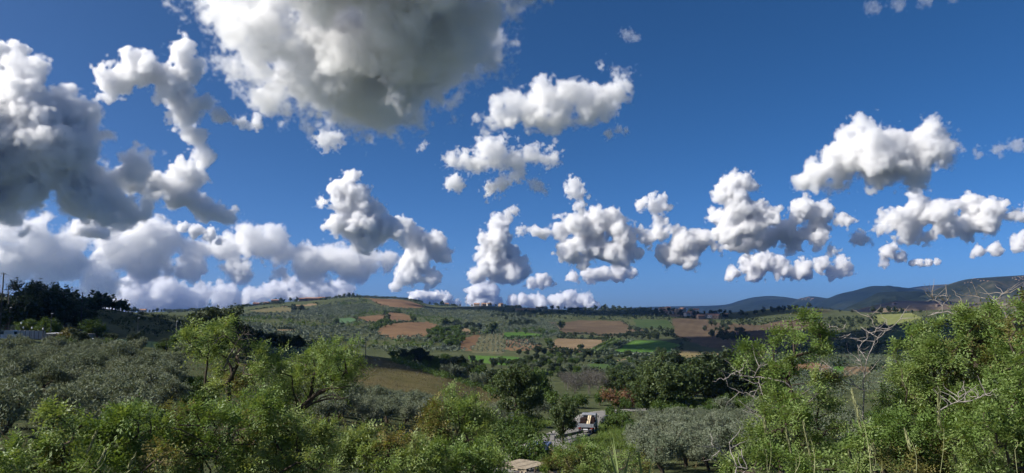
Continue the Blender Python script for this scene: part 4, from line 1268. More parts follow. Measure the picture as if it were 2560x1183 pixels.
dead('dead_branch', 'dark curved boughs hanging right under the leaning crown', 14.6, [[(740, 1040), (775, 1012), (815, 995), (850, 1000), (880, 990)], [(775, 1012), (800, 975), (850, 965), (895, 962), (903, 945)], [(790, 1000), (840, 985), (870, 990)]], .03, BARK, 'branch', 'dead branches of the left locusts', 10)


# ------------------------------------------------------------------ tall grass stems at the very front
STRAW = plain_mat('dry_grass', (.24, .25, .12), .8, .1, var=.2, scale=20)
REED = plain_mat('reed_blade', (.2, .25, .09), .6, .2, var=.2, scale=20)


def stem(label, root, tip, d, width, plume=0.0, mat=STRAW, blade=0):
    """grass stem from photo point root to photo point tip, growing from the ground below root; plume: length share of the seed head"""
    g = on_ground(root[0], d)
    a = ray_d(*root, d); b = ray_d(*tip, d + LR.uniform(-.2, .3))
    pts = [g]
    n = 12
    for i in range(n + 1):
        u = i / n
        pts.append(a + (b - a) * u + np.array([.03 * math.sin(u * 3), 0, 0]))
    base = pts[0].copy()
    pts = [p - base for p in pts]
    o = empty('grass_stem', base)
    tag(o, label, 'grass stem', 'tall grass stems along the lower edge')
    m = MB(); m.tube(pts, [width * .42 * (1 - .8 * (i / (n + 1)) ** 1.5) for i in range(n + 2)], 4); m.obj('stalk', mat, o)
    if plume:
        k = 220
        u = 1 - plume * LR.random(k)
        c = np.array([np.array(pts[1]) + (np.array(pts[-1]) - np.array(pts[1])) * x for x in u]) + LR.normal(0, .003, (k, 3))
        dr = unit(np.array(pts[-1]) - np.array(pts[1]))
        P, Q = leaf_quads(c, .04, .005, LR, dirs=np.repeat(dr[None], k, 0) * 3.0)
        new_obj('seed_head', mesh_np('seed_head', P, Q, STRAW), o)
    return o


for lab, r, t, d, wd, pl in [
    ('tallest plumed grass stem before the right locust', Z9((1630, 1180))[0], Z9((1440, 378))[0], 5.5, .006, .45), ('thick straw coloured plume at the foot of the slender locust', Z9((1075, 1185))[0], Z9((962, 695))[0], 5.0, .007, .6), ('straight plumed stem in front of the great right crown', Z9((1640 + 665, 1185))[0], (2345, 977), 5.5, .005, .4),
    ('pale stem left of the slender locust', Z9((630, 1185))[0], Z9((585, 665))[0], 5.2, .004, .2), ('thin stem leaning left beside the pale one', Z9((615, 1120))[0], Z9((490, 800))[0], 5.2, .0035, 0), ('brownish stem before the trunk of the slender locust', Z9((895, 1185))[0], Z9((795, 755))[0], 5.4, .005, .5), ('short straw stem before the slender trunk', Z9((885, 1185))[0], Z9((890, 940))[0], 5.0, .006, 0),
    ('short stem leaning left before the lower locust', Z9((1485, 1185))[0], Z9((1408, 970))[0], 5.0, .004, .3), ('stem right of the tallest plume', Z9((1640, 1185))[0], Z9((1612, 940))[0], 5.0, .004, .2), ('thin stem further right of the tallest plume', Z9((1720, 1185))[0], Z9((1645, 910))[0], 5.0, .003, .2), ('thin stem in front of the stump', Z9((275, 1185))[0], Z9((235, 905))[0], 5.0, .003, 0), ('stem crossing the right olives', Z9((230, 1185))[0], Z9((100, 1015))[0], 5.0, .003, 0),
    ('stem left of the straight plume', (2290, 1185), (2262, 1078), 5.0, .005, .4), ('stem right of the straight plume', (2398, 1185), (2384, 1140), 5.0, .006, .3), ('leaning stem at the right edge of the view', (2537, 1125), (2523, 1088), 5.0, .004, 0), ('stem at the lower right corner', (2560, 1185), (2546, 1140), 4.8, .004, 0),
    ('long straw stem leaning right before the left thicket', (193, 1185), (241, 1078), 5.5, .006, .5), ('second straw stem leaning right before the left thicket', (230, 1185), (262, 1128), 5.3, .007, .5), ('third straw stem leaning right before the left thicket', (314, 1185), (334, 1140), 5.2, .01, .6)]:
    stem(lab, r, t, d, wd, pl)


def blade(label, root, tip, d, width):
    g = on_ground(root[0], d); a = ray_d(*root, d); b = ray_d(*tip, d + LR.uniform(-.25, .25))
    n = 9; V = []; Fc = []
    pts = [g] + [a + (b - a) * (i / n) + np.array([0, 0, -.0]) for i in range(n + 1)]
    for i, p in enumerate(pts):
        u = i / (n + 1); wv = width * (1 - u ** 2.2) + .0008
        V += [p - g - np.array([wv, 0, 0]), p - g + np.array([0, .35 * wv, 0]), p - g + np.array([wv, 0, 0])]
    for i in range(len(pts) - 1):
        q = 3 * i
        Fc += [(q, q + 1, q + 4, q + 3), (q + 1, q + 2, q + 5, q + 4)]
    o = new_obj('reed_blade', mesh_np('reed_blade', np.array(V), np.array(Fc), REED, smooth=True), loc=tuple(g))
    return tag(o, label, 'reed', 'reed blades at the lower edge')


for lab, r, t, wd in [('wide reed blade in the middle of the lower edge', (1542, 1185), (1518, 1112), .010), ('reed blade pointing straight up in the middle', (1545, 1185), (1533, 1098), .006), ('reed blade bent left in the middle', (1530, 1185), (1493, 1132), .007), ('reed blade leaning right in the middle', (1562, 1185), (1575, 1130), .008), ('slim reed blade right of the wide ones', (1604, 1185), (1594, 1118), .008), ('short slim reed blade right of the wide ones', (1625, 1185), (1628, 1145), .005), ('thin reed blade beside the straight one', (1546, 1185), (1528, 1100), .004)]:
    blade(lab, r, t, 6.0, wd)

# undergrowth on the near slope
def tufts(name, label, pts, rng, h, mat, per=7):
    pts = np.asarray(pts); n = len(pts)
    c = np.repeat(pts, per, 0); k = len(c)
    dr = unit(rng.normal(0, .45, (k, 3)) + np.array([0, 0, 1.0])); L = h * rng.uniform(.5, 1.3, (k, 1))
    sd = unit(np.cross(dr, rng.normal(0, 1, (k, 3)))) * (.05 * h)
    off = rng.normal(0, .14 * h, (k, 3)) * np.array([1, 1, 0])
    c = c + off
    P = np.stack([c - sd, c + sd, c + dr * L + rng.normal(0, .12 * h, (k, 3))], 1).reshape(-1, 3)
    return tag(new_obj(name, mesh_np(name, P, np.arange(3 * k).reshape(k, 3), mat, tint=np.repeat(rng.random(n), per) * .6 + rng.random(k) * .4)), label, kind='stuff')


GRASS = leaf_mat('grass_green', (.05, .09, .015), (.1, .16, .03), (.17, .2, .06), .25)
DRYGRASS = leaf_mat('grass_dry', (.05, .046, .018), (.09, .076, .034), (.15, .12, .058), .2)
tufts('grass', 'green verge grass along the road', np.concatenate([fill([(1500, 1062), (1530, 1060), (1600, 1085), (1590, 1120), (1500, 1128), (1440, 1124), (1496, 1096)], 2200, VR, []), fill([(1240, 1072), (1330, 1058), (1385, 1056), (1405, 1050), (1350, 1076), (1320, 1092), (1290, 1105), (1230, 1100)], 2200, VR, [])]), VR, .6, GRASS, 8)
tufts('grass', 'dry grass between the trees of the slope', np.concatenate([fill([(380, 905), (620, 905), (800, 960), (900, 980), (1240, 1010), (1240, 1180), (300, 1180)], 4000, VR, []), fill([(1500, 1130), (1900, 1040), (2500, 1050), (2500, 1180), (1500, 1180)], 2600, VR, []), fill([(-40, 880), (420, 890), (420, 1000), (-40, 1170)], 2600, VR, [])]), VR, .5, DRYGRASS, 6)
tufts('grass', 'dry stalks of the brown meadow', fill([(905, 893), (1000, 908), (1100, 940), (1200, 970), (1252, 992), (1238, 1010), (1150, 1000), (900, 975)], 5200, VR, []), VR, .45, DRYGRASS, 5)
# ------------------------------------------------------------------ road, vehicles, yard, houses, poles
ASPHALT = plain_mat('asphalt', (.2, .19, .175), .9, .1, var=.18, scale=1.2)
CONCRETE = plain_mat('concrete', (.24, .225, .2), .9, .1, var=.2, scale=2)
WHITEWALL = plain_mat('white_plaster', (.5, .5, .5), .9, .1, var=.12, scale=.6)
WOOD = plain_mat('grey_wood', (.3, .25, .18), .9, .1, var=.35, scale=5)
PALEWOOD = plain_mat('pale_timber', (.62, .5, .33), .8, .1, var=.2, scale=5)
POLEWOOD = plain_mat('pole_wood', (.07, .065, .06), .9, .1, var=.3, scale=4)
STEEL = plain_mat('galvanised_steel', (.42, .43, .45), .45, .5, .6, .12, 5)
DARKSTEEL = plain_mat('dark_steel', (.05, .05, .055), .5, .4, .3, .2, 5)
RUBBER = plain_mat('rubber', (.02, .02, .02), .9, .1)
GLASS = plain_mat('window_glass', (.03, .04, .05), .08, .6, 0, .1)
REDLAMP = plain_mat('red_lamp', (.16, .012, .012), .3, .5)
CLEARLAMP = plain_mat('clear_lamp', (.75, .75, .72), .2, .6)
GREYPAINT = plain_mat('grey_paint', (.2, .21, .23), .5, .4, 0, .12, 3)
BLUEPAINT = plain_mat('blue_paint', (.06, .085, .15), .35, .5, 0, .06, 2)
WHITEPAINT = plain_mat('white_paint', (.74, .74, .74), .4, .4, 0, .05, 2)
DARKLOAD = plain_mat('dark_crate', (.03, .018, .016), .9, .1, var=.4)
GREENPAINT = plain_mat('green_paint', (.03, .07, .045), .6, .3)
TILE = plain_mat('roof_tile', (.3, .17, .11), .9, .1, var=.3, scale=1.5)
PLASTERS = [plain_mat('plaster', c, .9, .1, var=.12, scale=.4) for c in ((.34, .31, .26), (.28, .23, .18), (.42, .4, .37), (.26, .2, .15))]
DARKSTONE = plain_mat('dark_stone', (.12, .1, .09), .9, .1, var=.3, scale=.5)


def strip(name, label, pix, width, lift, mat):
    pts = np.array([hit(*q)[:2] for q in pix])
    t = np.concatenate([[0], np.cumsum(np.linalg.norm(np.diff(pts, axis=0), axis=1))])
    s = np.arange(0, t[-1], .7)
    x = pchip(t, pts[:, 0], s); y = pchip(t, pts[:, 1], s)
    tx, ty = np.gradient(x), np.gradient(y); L = np.hypot(tx, ty); nx, ny = -ty / L, tx / L
    cols = 7
    off = np.linspace(-width / 2, width / 2, cols)
    X = x[:, None] + nx[:, None] * off; Y = y[:, None] + ny[:, None] * off
    Zc = ground_z(x, y)
    k = np.ones(9) / 9
    Zc = np.convolve(np.pad(Zc, 4, mode='edge'), k, 'valid')
    Z = np.maximum(Zc[:, None] + 0 * X, ground_z(X, Y)) + lift
    P = np.stack([X, Y, Z], -1)
    e = P[:, :1] - np.array([0, 0, .6]); f = P[:, -1:] - np.array([0, 0, .6])
    P = np.concatenate([e, P, f], 1)
    V = np.arange(P.shape[0] * P.shape[1]).reshape(P.shape[:2])
    Q = np.stack([V[:-1, :-1], V[:-1, 1:], V[1:, 1:], V[1:, :-1]], -1).reshape(-1, 4)
    o = new_obj(name, mesh_np(name, P.reshape(-1, 3), Q[:, ::-1], mat, smooth=False))
    return tag(o, label, kind='structure'), np.stack([x, y, Zc + lift], 1)


road, RP = strip('road', 'narrow grey asphalt road bending through the valley', [(1318, 1186), (1342, 1150), (1362, 1122), (1392, 1099), (1440, 1078), (1466, 1061), (1474, 1048), (1484, 1040), (1506, 1034), (1545, 1029.5), (1620, 1026), (1720, 1025), (1850, 1029)], 4.6, .10, ASPHALT)
strip('lay_by', 'pale asphalt lay by at the near end of the road', [(1346, 1160), (1374, 1134), (1396, 1116)], 4.0, .104, CONCRETE)


def wheel(parent, x, y, r=.31, wdt=.2):
    m = MB(); m.tube([(x - wdt / 2, y, r), (x + wdt / 2, y, r)], r, 18)
    t = m.obj('wheel', RUBBER, parent)
    m = MB(); m.tube([(x - wdt / 2 - .006, y, r), (x + wdt / 2 + .006, y, r)], r * .58, 14); m.obj('rim', STEEL, t)


# flatbed truck on the road, seen from behind
tp = hit(1468, 1083)
k_ = int(np.argmin(np.hypot(RP[:, 0] - tp[0], RP[:, 1] - tp[1])))
hd = RP[min(k_ + 6, len(RP) - 1)] - RP[max(k_ - 2, 0)]
rz_ = math.atan2(-hd[0], hd[1])
tz = float(RP[k_][2])
truck = tag(empty('flatbed_truck', (tp[0], tp[1], tz), rz_), 'small grey flatbed truck seen from behind on the road', 'truck')
m = MB(); m.box((0, .9, .52), (.7, 3.9, .14)); m.box((0, -.55, .5), (1.5, .1, .1)); m.obj('chassis', DARKSTEEL, truck)
m = MB(); m.box((0, .1, .70), (1.74, 2.5, .06)); m.obj('bed_floor', GREYPAINT, truck, .01)
tg_ = MB(); tg_.box((0, -1.17, .90), (1.78, .05, .40)); tg_ = tg_.obj('tailgate', GREYPAINT, truck, .012)
m = MB(); m.box((-.6, -1.205, .9), (.05, .02, .34)); m.box((.6, -1.205, .9), (.05, .02, .34)); m.obj('latch', STEEL, tg_)
for s in (-1, 1):
    m = MB(); m.box((s * .865, .1, .90), (.04, 2.44, .38)); m.obj('side_board', GREYPAINT, truck, .01)
    m = MB(); m.box((s * .66, -1.21, .60), (.3, .05, .12)); m.obj('tail_light', REDLAMP, truck, .01)
    m = MB(); m.tube([(s * .8, 1.45, 1.5), (s * 1.02, 1.5, 1.62)], .015); m.box((s * 1.05, 1.5, 1.58), (.1, .05, .26)); m.obj('mirror', DARKSTEEL, truck)
    wheel(truck, s * .74, -.5); wheel(truck, s * .74, 2.0)
m = MB()
for x in (-.8, -.4, 0, .4, .8): m.tube([(x, 1.32, .72), (x, 1.32, 1.66)], .022, 6)
for z in (1.2, 1.66): m.tube([(-.8, 1.32, z), (.8, 1.32, z)], .025, 6)
m.obj('headboard', DARKSTEEL, truck)
m = MB(); m.prism([(1.42, .42), (1.42, 1.78), (1.6, 1.9), (2.3, 1.88), (2.72, 1.15), (2.85, 1.0), (2.85, .42)], -.8, .8); cab = m.obj('cab', GREYPAINT, truck, .04)
m = MB(); m.box((0, 1.418, 1.52), (1.2, .02, .42)); m.obj('rear_window', GLASS, cab)
for s in (-1, 1):
    m = MB(); m.box((s * .803, 2.0, 1.45), (.015, .8, .45)); m.obj('side_window', GLASS, cab)
m = MB(); m.box((0, -1.26, .42), (1.5, .06, .12)); m.obj('bumper', DARKSTEEL, truck, .01)
m = MB(); m.box((0, -1.3, .5), (.5, .015, .11)); m.obj('number_plate', WHITEPAINT, truck)


def rel(base, rz, p):
    c, s = math.cos(rz), math.sin(rz)
    return (base[0] + c * p[0] - s * p[1], base[1] + s * p[0] + c * p[1], base[2] + p[2])


tb = (tp[0], tp[1], tz)
for i, (x, y, sx, sy, sz, lab) in enumerate([(-.46, .55, .66, 1.1, .78, 'dark brown crate at the left on the truck bed'), (.58, .6, .42, .9, .82, 'dark brown crate at the right on the truck bed')]):
    o = tag(empty('crate', rel(tb, rz_, (x, y, .73)), rz_), lab, 'crate', 'crates on the truck')
    for j in range(4):
        m = MB(); m.box((0, 0, sz * (j + .5) / 4), (sx, sy, sz / 4 - .02)); m.obj('slat', DARKLOAD, o)
for i, (x, wd, lean, lab) in enumerate([(.06, .16, .05, 'wide pale plank leaning on the truck headboard'), (.27, .12, -.05, 'narrow pale plank leaning on the truck headboard')]):
    o = tag(empty('plank', rel(tb, rz_, (x, -.9, .74)), rz_), lab, 'plank', 'planks on the truck')
    m = MB(); m.prism([(0, 0), (2.0, .95), (2.0, .99), (0, .05)], -wd / 2 + lean * 0, wd / 2); m.obj('board', PALEWOOD, o)
m = MB(); m.box((-.28, -.75, .06), (.3, .3, .16)); s_ = m.obj('sack', plain_mat('white_sack', (.6, .6, .62), .8, .1), None, .05); s_.location = rel(tb, rz_, (0, 0, .73)); s_.rotation_euler[2] = rz_
tag(s_, 'small white sack on the truck bed behind the tailgate', 'sack')


def car(label, pos, rz, paint, kind='car', name='parked_car', group=None):
    o = tag(empty(name, pos, rz), label, 'car' if kind == 'car' else 'van', group)
    if kind == 'car':
        L, W, H = 3.9, 1.66, 1.45
        prof = [(-1.95, .3), (-1.95, .75), (-1.8, .92), (.75, .92), (1.6, .82), (1.92, .62), (1.95, .3)]
        top = [(-1.75, .9), (-1.45, 1.38), (-1.1, 1.45), (.1, 1.45), (.4, 1.36), (.95, .9)]
    else:
        L, W, H = 4.6, 1.8, 2.0
        prof = [(-2.3, .3), (-2.3, 1.05), (1.3, 1.05), (2.05, .95), (2.25, .7), (2.3, .3)]
        top = [(-2.28, 1.03), (-2.2, 1.9), (-2.0, 2.0), (.6, 2.0), (.9, 1.88), (1.5, 1.03)]
    m = MB(); m.prism(prof, -W / 2, W / 2); body = m.obj('body', paint, o, .05)
    m = MB(); m.prism(top, -W / 2 + .1, W / 2 - .1); cb = m.obj('cabin', paint, o, .05)
    a, b = top[-2], top[-1]
    ang = math.atan2(b[0] - a[0], a[1] - b[1])
    L2 = math.hypot(b[0] - a[0], b[1] - a[1])
    m = MB(); m.box((0, (a[0] + b[0]) / 2 + .012 * math.cos(ang), (a[1] + b[1]) / 2 + .012 * math.sin(ang)), (W - .42, .02, L2 * .82), rx=ang); m.obj('windscreen', GLASS, cb)
    a, b = top[0], top[1]
    ang = -math.atan2(b[0] - a[0], b[1] - a[1])
    m = MB(); m.box((0, (a[0] + b[0]) / 2 - .012, (a[1] + b[1]) / 2 + .004), (W - .46, .02, math.hypot(b[0] - a[0], b[1] - a[1]) * .7), rx=ang); m.obj('rear_window', GLASS, cb)
    for s in (-1, 1):
        for y0, y1 in (((-1.2, -.4), (-.32, .4)) if kind == 'car' else ((-.3, .8),)):
            m = MB(); m.box((s * (W / 2 - .096), (y0 + y1) / 2, (H + top[0][1]) / 2 - .02), (.014, y1 - y0, (H - top[0][1]) * .68)); m.obj('side_window', GLASS, cb)
        m = MB(); m.box((s * (W / 2 - .25), prof[-2][0] - .05, .66), (.34, .12, .16)); m.obj('headlight', CLEARLAMP, o, .02)
        m = MB(); m.box((s * (W / 2 - .15), prof[0][0] - .005, .78), (.2, .04, .26)); m.obj('tail_light', REDLAMP, o, .01)
        m = MB(); m.box((s * (W / 2 + .08), .75, 1.0), (.16, .1, .12)); m.obj('mirror', paint, o, .02)
        wheel(o, s * (W / 2 - .1), -L * .31, .3); wheel(o, s * (W / 2 - .1), L * .33, .3)
    m = MB(); m.box((0, prof[-1][0] + .01, .42), (W - .2, .06, .14)); m.obj('bumper', DARKSTEEL, o, .02)
    return o


bp_ = on_ground(1345, 54)
bp_[2] = float(ground_z(bp_[0], bp_[1])) + .1
car('small blue car facing the viewer behind the bushes of the lay by', bp_, math.radians(168), BLUEPAINT)

# rails, gate and the plank platform by the road
def rail(label, pts, h, mat, name='guard_rail', group='guard rails of the road'):
    P = [hit(*q) for q in pts]
    b = P[0]
    o = tag(empty(name, b), label, 'guard rail', group)
    tops = [Vector(p - b) + Vector((0, 0, h)) for p in P]
    m = MB()
    for i in range(len(tops) - 1):
        a, c = tops[i], tops[i + 1]; d = c - a; t = Vector((-d.y, d.x, 0)).normalized() * .03
        up = Vector((0, 0, .3)); up0 = Vector((0, 0, 0))
        vs = [a - t - up, a + t - up, a + t, a - t, c - t - up, c + t - up, c + t, c - t]
        m.add([v[:] for v in vs], [(0, 1, 2, 3), (7, 6, 5, 4), (0, 4, 5, 1), (1, 5, 6, 2), (2, 6, 7, 3), (3, 7, 4, 0)])
    m.obj('beam', mat, o)
    n = max(2, int(sum((tops[i + 1] - tops[i]).length for i in range(len(tops) - 1)) / 1.6))
    for k in range(n + 1):
        u = k / n * (len(tops) - 1); i = min(int(u), len(tops) - 2); q = tops[i].lerp(tops[i + 1], u - i)
        m = MB(); m.box((q.x, q.y, q.z - h / 2 - .15), (.1, .1, h + .24)); m.obj('post', mat, o)
    return o


rail('dark bridge rail on the right side of the road below the truck', [(1387, 1106), (1410, 1102), (1434, 1096), (1458, 1090)], .62, DARKSTEEL)
rail('pale concrete rail left of the lay by', [(1258, 1122), (1285, 1116), (1310, 1112)], .6, CONCRETE)
rail('short pale parapet at the near end of the road', [(1336, 1112), (1349, 1115)], .45, CONCRETE)

g0, g1 = hit(1272, 1054), hit(1313, 1053)
gt = tag(empty('field_gate', g0), 'thin metal gate before the dark gap under the round oak', 'gate')
dv = Vector(g1 - g0)
for q in (Vector((0, 0, 0)), dv):
    m = MB(); m.tube([q - Vector((0, 0, .3)), q + Vector((0, 0, 1.75))], .07, 6); m.obj('post', POLEWOOD, gt)
for z in (.35, .8, 1.2):
    m = MB(); m.tube([Vector((0, 0, z)), dv + Vector((0, 0, z))], .03, 5); m.obj('bar', STEEL, gt)
m = MB(); m.tube([Vector((0, 0, .3)), dv + Vector((0, 0, 1.2))], .022, 5); m.obj('brace', STEEL, gt)
for i, (px, py) in enumerate([(1262, 1056), (1322, 1052), (1338, 1050), (1248, 1060), (1300, 1058)]):
    p = hit(px, py)
    m = MB(); m.tube([(0, 0, -.2), (.02, 0, .5), (.05, .02, 1.15)], .045, 6); o = m.obj('fence_post', POLEWOOD, None); o.location = p
    tag(o, 'thin wooden fence post standing in the verge grass near the gate', 'fence post', 'fence posts near the gate')

pf = on_ground(1306, 43)
plat = tag(empty('plank_platform', pf, math.radians(-38)), 'low weathered plank platform at the lower edge below the parked car', 'platform')
for sx in (-.85, .85):
    for sy in (-.95, .95):
        m = MB(); m.box((sx, sy, .45), (.1, .1, 1.1)); m.obj('leg', WOOD, plat)
for sy in (-.95, .95):
    m = MB(); m.box((0, sy, 1.03 + .02 * (sy > 0)), (2.0, .08, .1)); m.obj('beam', WOOD, plat)
for i in range(9):
    m = MB(); m.box((-.92 + .23 * i, .03 * ((i * 7) % 3 - 1), 1.115 + .006 * (i % 3)), (.215, 2.15, .035)); m.obj('plank', WOOD, plat)

for px, d, h, lab in [(1316, 50, 2.9, 'dark bush hiding the left half of the blue car'), (1336, 49, 1.5, 'low bush before the bonnet of the blue car'), (1378, 50, 1.9, 'low bush right of the blue car')]:
    plant('shrub', on_ground(px, d), h, lab, 'shrubs along the road', 'shrub')
# yard at the left
def on(px, d, dz=0.0):
    p = on_ground(px, d); p[2] += dz; return p


wa, wb = on(38, 200), on(138, 204)
yw = tag(empty('yard_wall', wa), 'long pale wall of the yard under the dark trees', 'wall')
dv = Vector(wb - wa)
nP = 9
ang = math.atan2(dv.y, dv.x)
for i in range(nP):
    c = dv * ((i + .5) / nP)
    m = MB(); m.box((c.x, c.y, c.z + .85), (dv.length / nP - .16, .12, 2.1), rz=ang); m.obj('panel', WHITEWALL, yw)
for i in range(nP + 1):
    c = dv * (i / nP)
    m = MB(); m.box((c.x, c.y, c.z + .9), (.16, .18, 2.24), rz=ang); m.obj('post', CONCRETE, yw)
for px, dz in ((61, 3.3), (67, 2.3), (116, 2.3), (88, 2.35)):
    p = on(px, 199.6)
    o = tag(empty('globe_lamp', p), 'small white globe lamp over the yard wall', 'lamp', 'globe lamps of the yard')
    m = MB(); m.tube([(0, 0, -.1), (0, 0, dz)], .035, 6); m.obj('pole', DARKSTEEL, o)
    m = MB(); m.tube([(0, 0, dz), (0, 0, dz + .08), (0, 0, dz + .25), (0, 0, dz + .42), (0, 0, dz + .48)], [.05, .12, .16, .12, .04], 10); m.obj('globe', WHITEPAINT, o)
car('white van parked at the left end of the yard wall', on(21, 192), math.radians(95), WHITEPAINT, 'van', 'parked_van')
car('white car parked before the low roofed shed', on(205, 184), math.radians(80), WHITEPAINT, group='white cars of the yard')
car('white car parked right of the other white car below the shed', on(224, 183), math.radians(85), WHITEPAINT, group='white cars of the yard')


def house(label, p, rz, sx, sy, h, wall, roof, rise=.28, group=None, wins=2, name='house', flat=False):
    o = tag(empty(name, p, rz), label, 'house' if name == 'house' else name.replace('_', ' '), group)
    m = MB(); m.box((0, 0, h / 2 - .5), (sx, sy, h + 1)); wl = m.obj('wall', wall, o)
    e = .06 * sx
    m = MB()
    if flat: m.box((0, 0, h + .1), (sx + .6, sy + .6, .22))
    else: m.prism([(-sy / 2 - .4, h), (0, h + sy * rise), (sy / 2 + .4, h), (sy / 2 + .4, h + .2), (0, h + sy * rise + .22), (-sy / 2 - .4, h + .2)], -sx / 2 - .3, sx / 2 + .3); 
    m.obj('roof', roof, o)
    if not flat:
        m = MB(); m.prism([(-sy / 2, h), (sy / 2, h), (0, h + sy * rise - .02)], -sx / 2, sx / 2); m.obj('gable', wall, o)
    for i in range(wins):
        m = MB(); m.box((sx * ((i + .5) / wins - .5), -sy / 2 - .02, h * .58), (sx * .12 + .25, .08, h * .22 + .2)); m.obj('window', GLASS, o)
    if wins:
        m = MB(); m.box((sx * .05, -sy / 2 - .02, 1.0), (1.0, .07, 2.0)); m.obj('door', POLEWOOD, o)
    return o


house('low shed with a pale flat roof before the dark yard trees', on(174, 197), math.radians(4), 5.0, 5, 1.75, DARKSTONE, WHITEWALL, flat=True, name='shed', wins=1)
house('low grey shed right of the pale roofed one', on(213, 199), math.radians(4), 3.2, 4, 1.6, CONCRETE, CONCRETE, flat=True, name='shed', wins=1)
sg = on(285.5, 190)
o = tag(empty('sign_board', sg, math.radians(18)), 'white square sign board with a dark mark at the yard fence', 'sign')
m = MB(); m.box((0, 0, 1.75), (1.3, .06, 1.25)); m.obj('board', WHITEPAINT, o, .01)
m = MB(); m.box((.0, -.035, 1.78), (.26, .02, .5)); m.box((0, -.035, 1.5), (.12, .02, .2)); m.obj('mark', DARKSTEEL, o)
for s in (-.5, .5):
    m = MB(); m.box((s, .06, .8), (.07, .07, 2.0)); m.obj('leg', STEEL, o)
fa, fb = on(294, 192), on(402, 188)
o = tag(empty('yard_fence', fa), 'dark green fence right of the white sign board', 'fence')
dv = Vector(fb - fa); ang = math.atan2(dv.y, dv.x)
for i in range(8):
    c = dv * (i / 7); m = MB(); m.box((c.x, c.y, c.z + .7), (.09, .09, 1.7)); m.obj('post', GREENPAINT, o)
for i in range(7):
    c = dv * ((i + .5) / 7); m = MB(); m.box((c.x, c.y, c.z + .78), (dv.length / 7 - .1, .04, 1.3), rz=ang, ry=-math.atan2(dv.z, math.hypot(dv.x, dv.y))); m.obj('panel', GREENPAINT, o)


def pole(label, p, h, r=.13, arm=True, name='utility_pole', mat=None, cat='pole', group='utility poles'):
    o = tag(empty(name, p), label, cat, group)
    m = MB(); m.tube([(0, 0, -.5), (0, 0, h * .5), (0, 0, h)], [r, r * .85, r * .65], 8); m.obj('post', mat or POLEWOOD, o)
    if arm:
        m = MB(); m.box((0, 0, h - .25), (1.0, .09, .1)); m.obj('crossarm', mat or POLEWOOD, o)
        for s in (-.42, 0, .42):
            m = MB(); m.tube([(s, 0, h - .2), (s, 0, h + .06)], [.05, .035], 6); m.obj('insulator', STEEL, o)
    return (p[0], p[1], p[2] + h)


def top_at(p, px, py):
    d = dist(p); return ray_d(px, py, d)[2] - p[2]


q1 = on(9, 186); a1 = pole('tall wooden utility pole at the left edge', q1, top_at(q1, 9, 682), .17)
q2 = on(209, 238); a2 = pole('wooden utility pole right of the dark yard trees', q2, top_at(q2, 209, 731), .17)
q3 = hit(914, 892); pole('thin utility pole at the upper end of the brown meadow', q3, top_at(q3, 914, 845), .16)
q0 = on(1, 190); pole('second pole cut by the left edge', q0, top_at(q0, 1, 712), .15, False)
q5 = on(-60, 190); a0 = (q5[0], q5[1], a1[2] + .3)
pole('utility pole standing left outside the view', q5, a1[2] + .3 - q5[2], .16)


def wire(label, a, b, sag):
    m = MB()
    pts = [Vector(a).lerp(Vector(b), i / 16) - Vector((0, 0, sag * 4 * (i / 16) * (1 - i / 16))) for i in range(17)]
    m.tube(pts, .022, 4); o = m.obj('power_line', DARKSTEEL)
    return tag(o, label, 'power line', 'power lines at the left')


wire('sagging power line between the two poles at the left', a1, a2, 1.6)
wire('power line leaving the left pole out of view', a0, a1, .4)


def lamp(label, px, d, ytop, pale=False):
    p = on(px, d); h = top_at(p, px, ytop)
    o = tag(empty('street_lamp', p), label, 'street lamp', 'street lamps of the yard')
    m = MB(); m.tube([(0, 0, -.3), (0, 0, h * .6), (0, 0, h - .1)], [.075, .06, .05], 6); m.obj('post', CONCRETE if pale else DARKSTEEL, o)
    m = MB(); m.box((.14, 0, h), (.45, .18, .1)); m.obj('lamp_head', STEEL, o, .03)


lamp('street lamp before the bronze tree at the left', 31, 196, 769); lamp('street lamp before the light green bushy tree', 135, 196, 784)
lamp('pale street lamp post right of the yard fence', 447, 186, 803, True); lamp('thin street lamp above the yard fence', 351, 195, 795)
dead('bare_tree', 'leafless twiggy tree behind the pole at the left edge', 212, [[(22, 760), (22, 735), (20, 712)], [(22, 738), (14, 722), (12, 708)], [(22, 735), (30, 720), (29, 706)], [(22, 742), (34, 728), (36, 714)], [(22, 728), (18, 716), (24, 704)]], .14, GREYTWIG, 'tree', None, 0, .05)
dead('bare_tree', 'leafless tree leaning right behind the sloping dark trees', 245, [[(168, 772), (170, 758), (174, 744)], [(169, 764), (164, 752), (162, 746)], [(169, 766), (178, 756), (186, 748)], [(174, 760), (182, 757)]], .14, GREYTWIG, 'tree', None, 0, .05)

# masts and houses of the ridges
def mast(label, px, ytop, w0):
    p = skyline(px); h = ray_d(px, ytop, dist(p))[2] - p[2]
    o = tag(empty('radio_mast', p), label, 'mast', 'masts on the ridge')
    for k in range(3):
        a = 2.1 * k
        m = MB(); m.tube([(w0 * math.cos(a), w0 * math.sin(a), -1), (w0 * .3 * math.cos(a), w0 * .3 * math.sin(a), h)], .2, 4); m.obj('leg', STEEL, o)
    m = MB(); n = 8
    for i in range(n):
        z0, z1 = h * i / n, h * (i + 1) / n
        for k in range(3):
            a, b = 2.1 * k, 2.1 * (k + 1); r0 = w0 * (1 - .7 * i / n); r1 = w0 * (1 - .7 * (i + 1) / n)
            m.tube([(r0 * math.cos(a), r0 * math.sin(a), z0), (r1 * math.cos(b), r1 * math.sin(b), z1)], .09, 3)
    m.obj('bracing', STEEL, o)
    m = MB(); m.tube([(0, 0, h - 1), (0, 0, h + 3)], .12, 4); m.obj('antenna', STEEL, o)


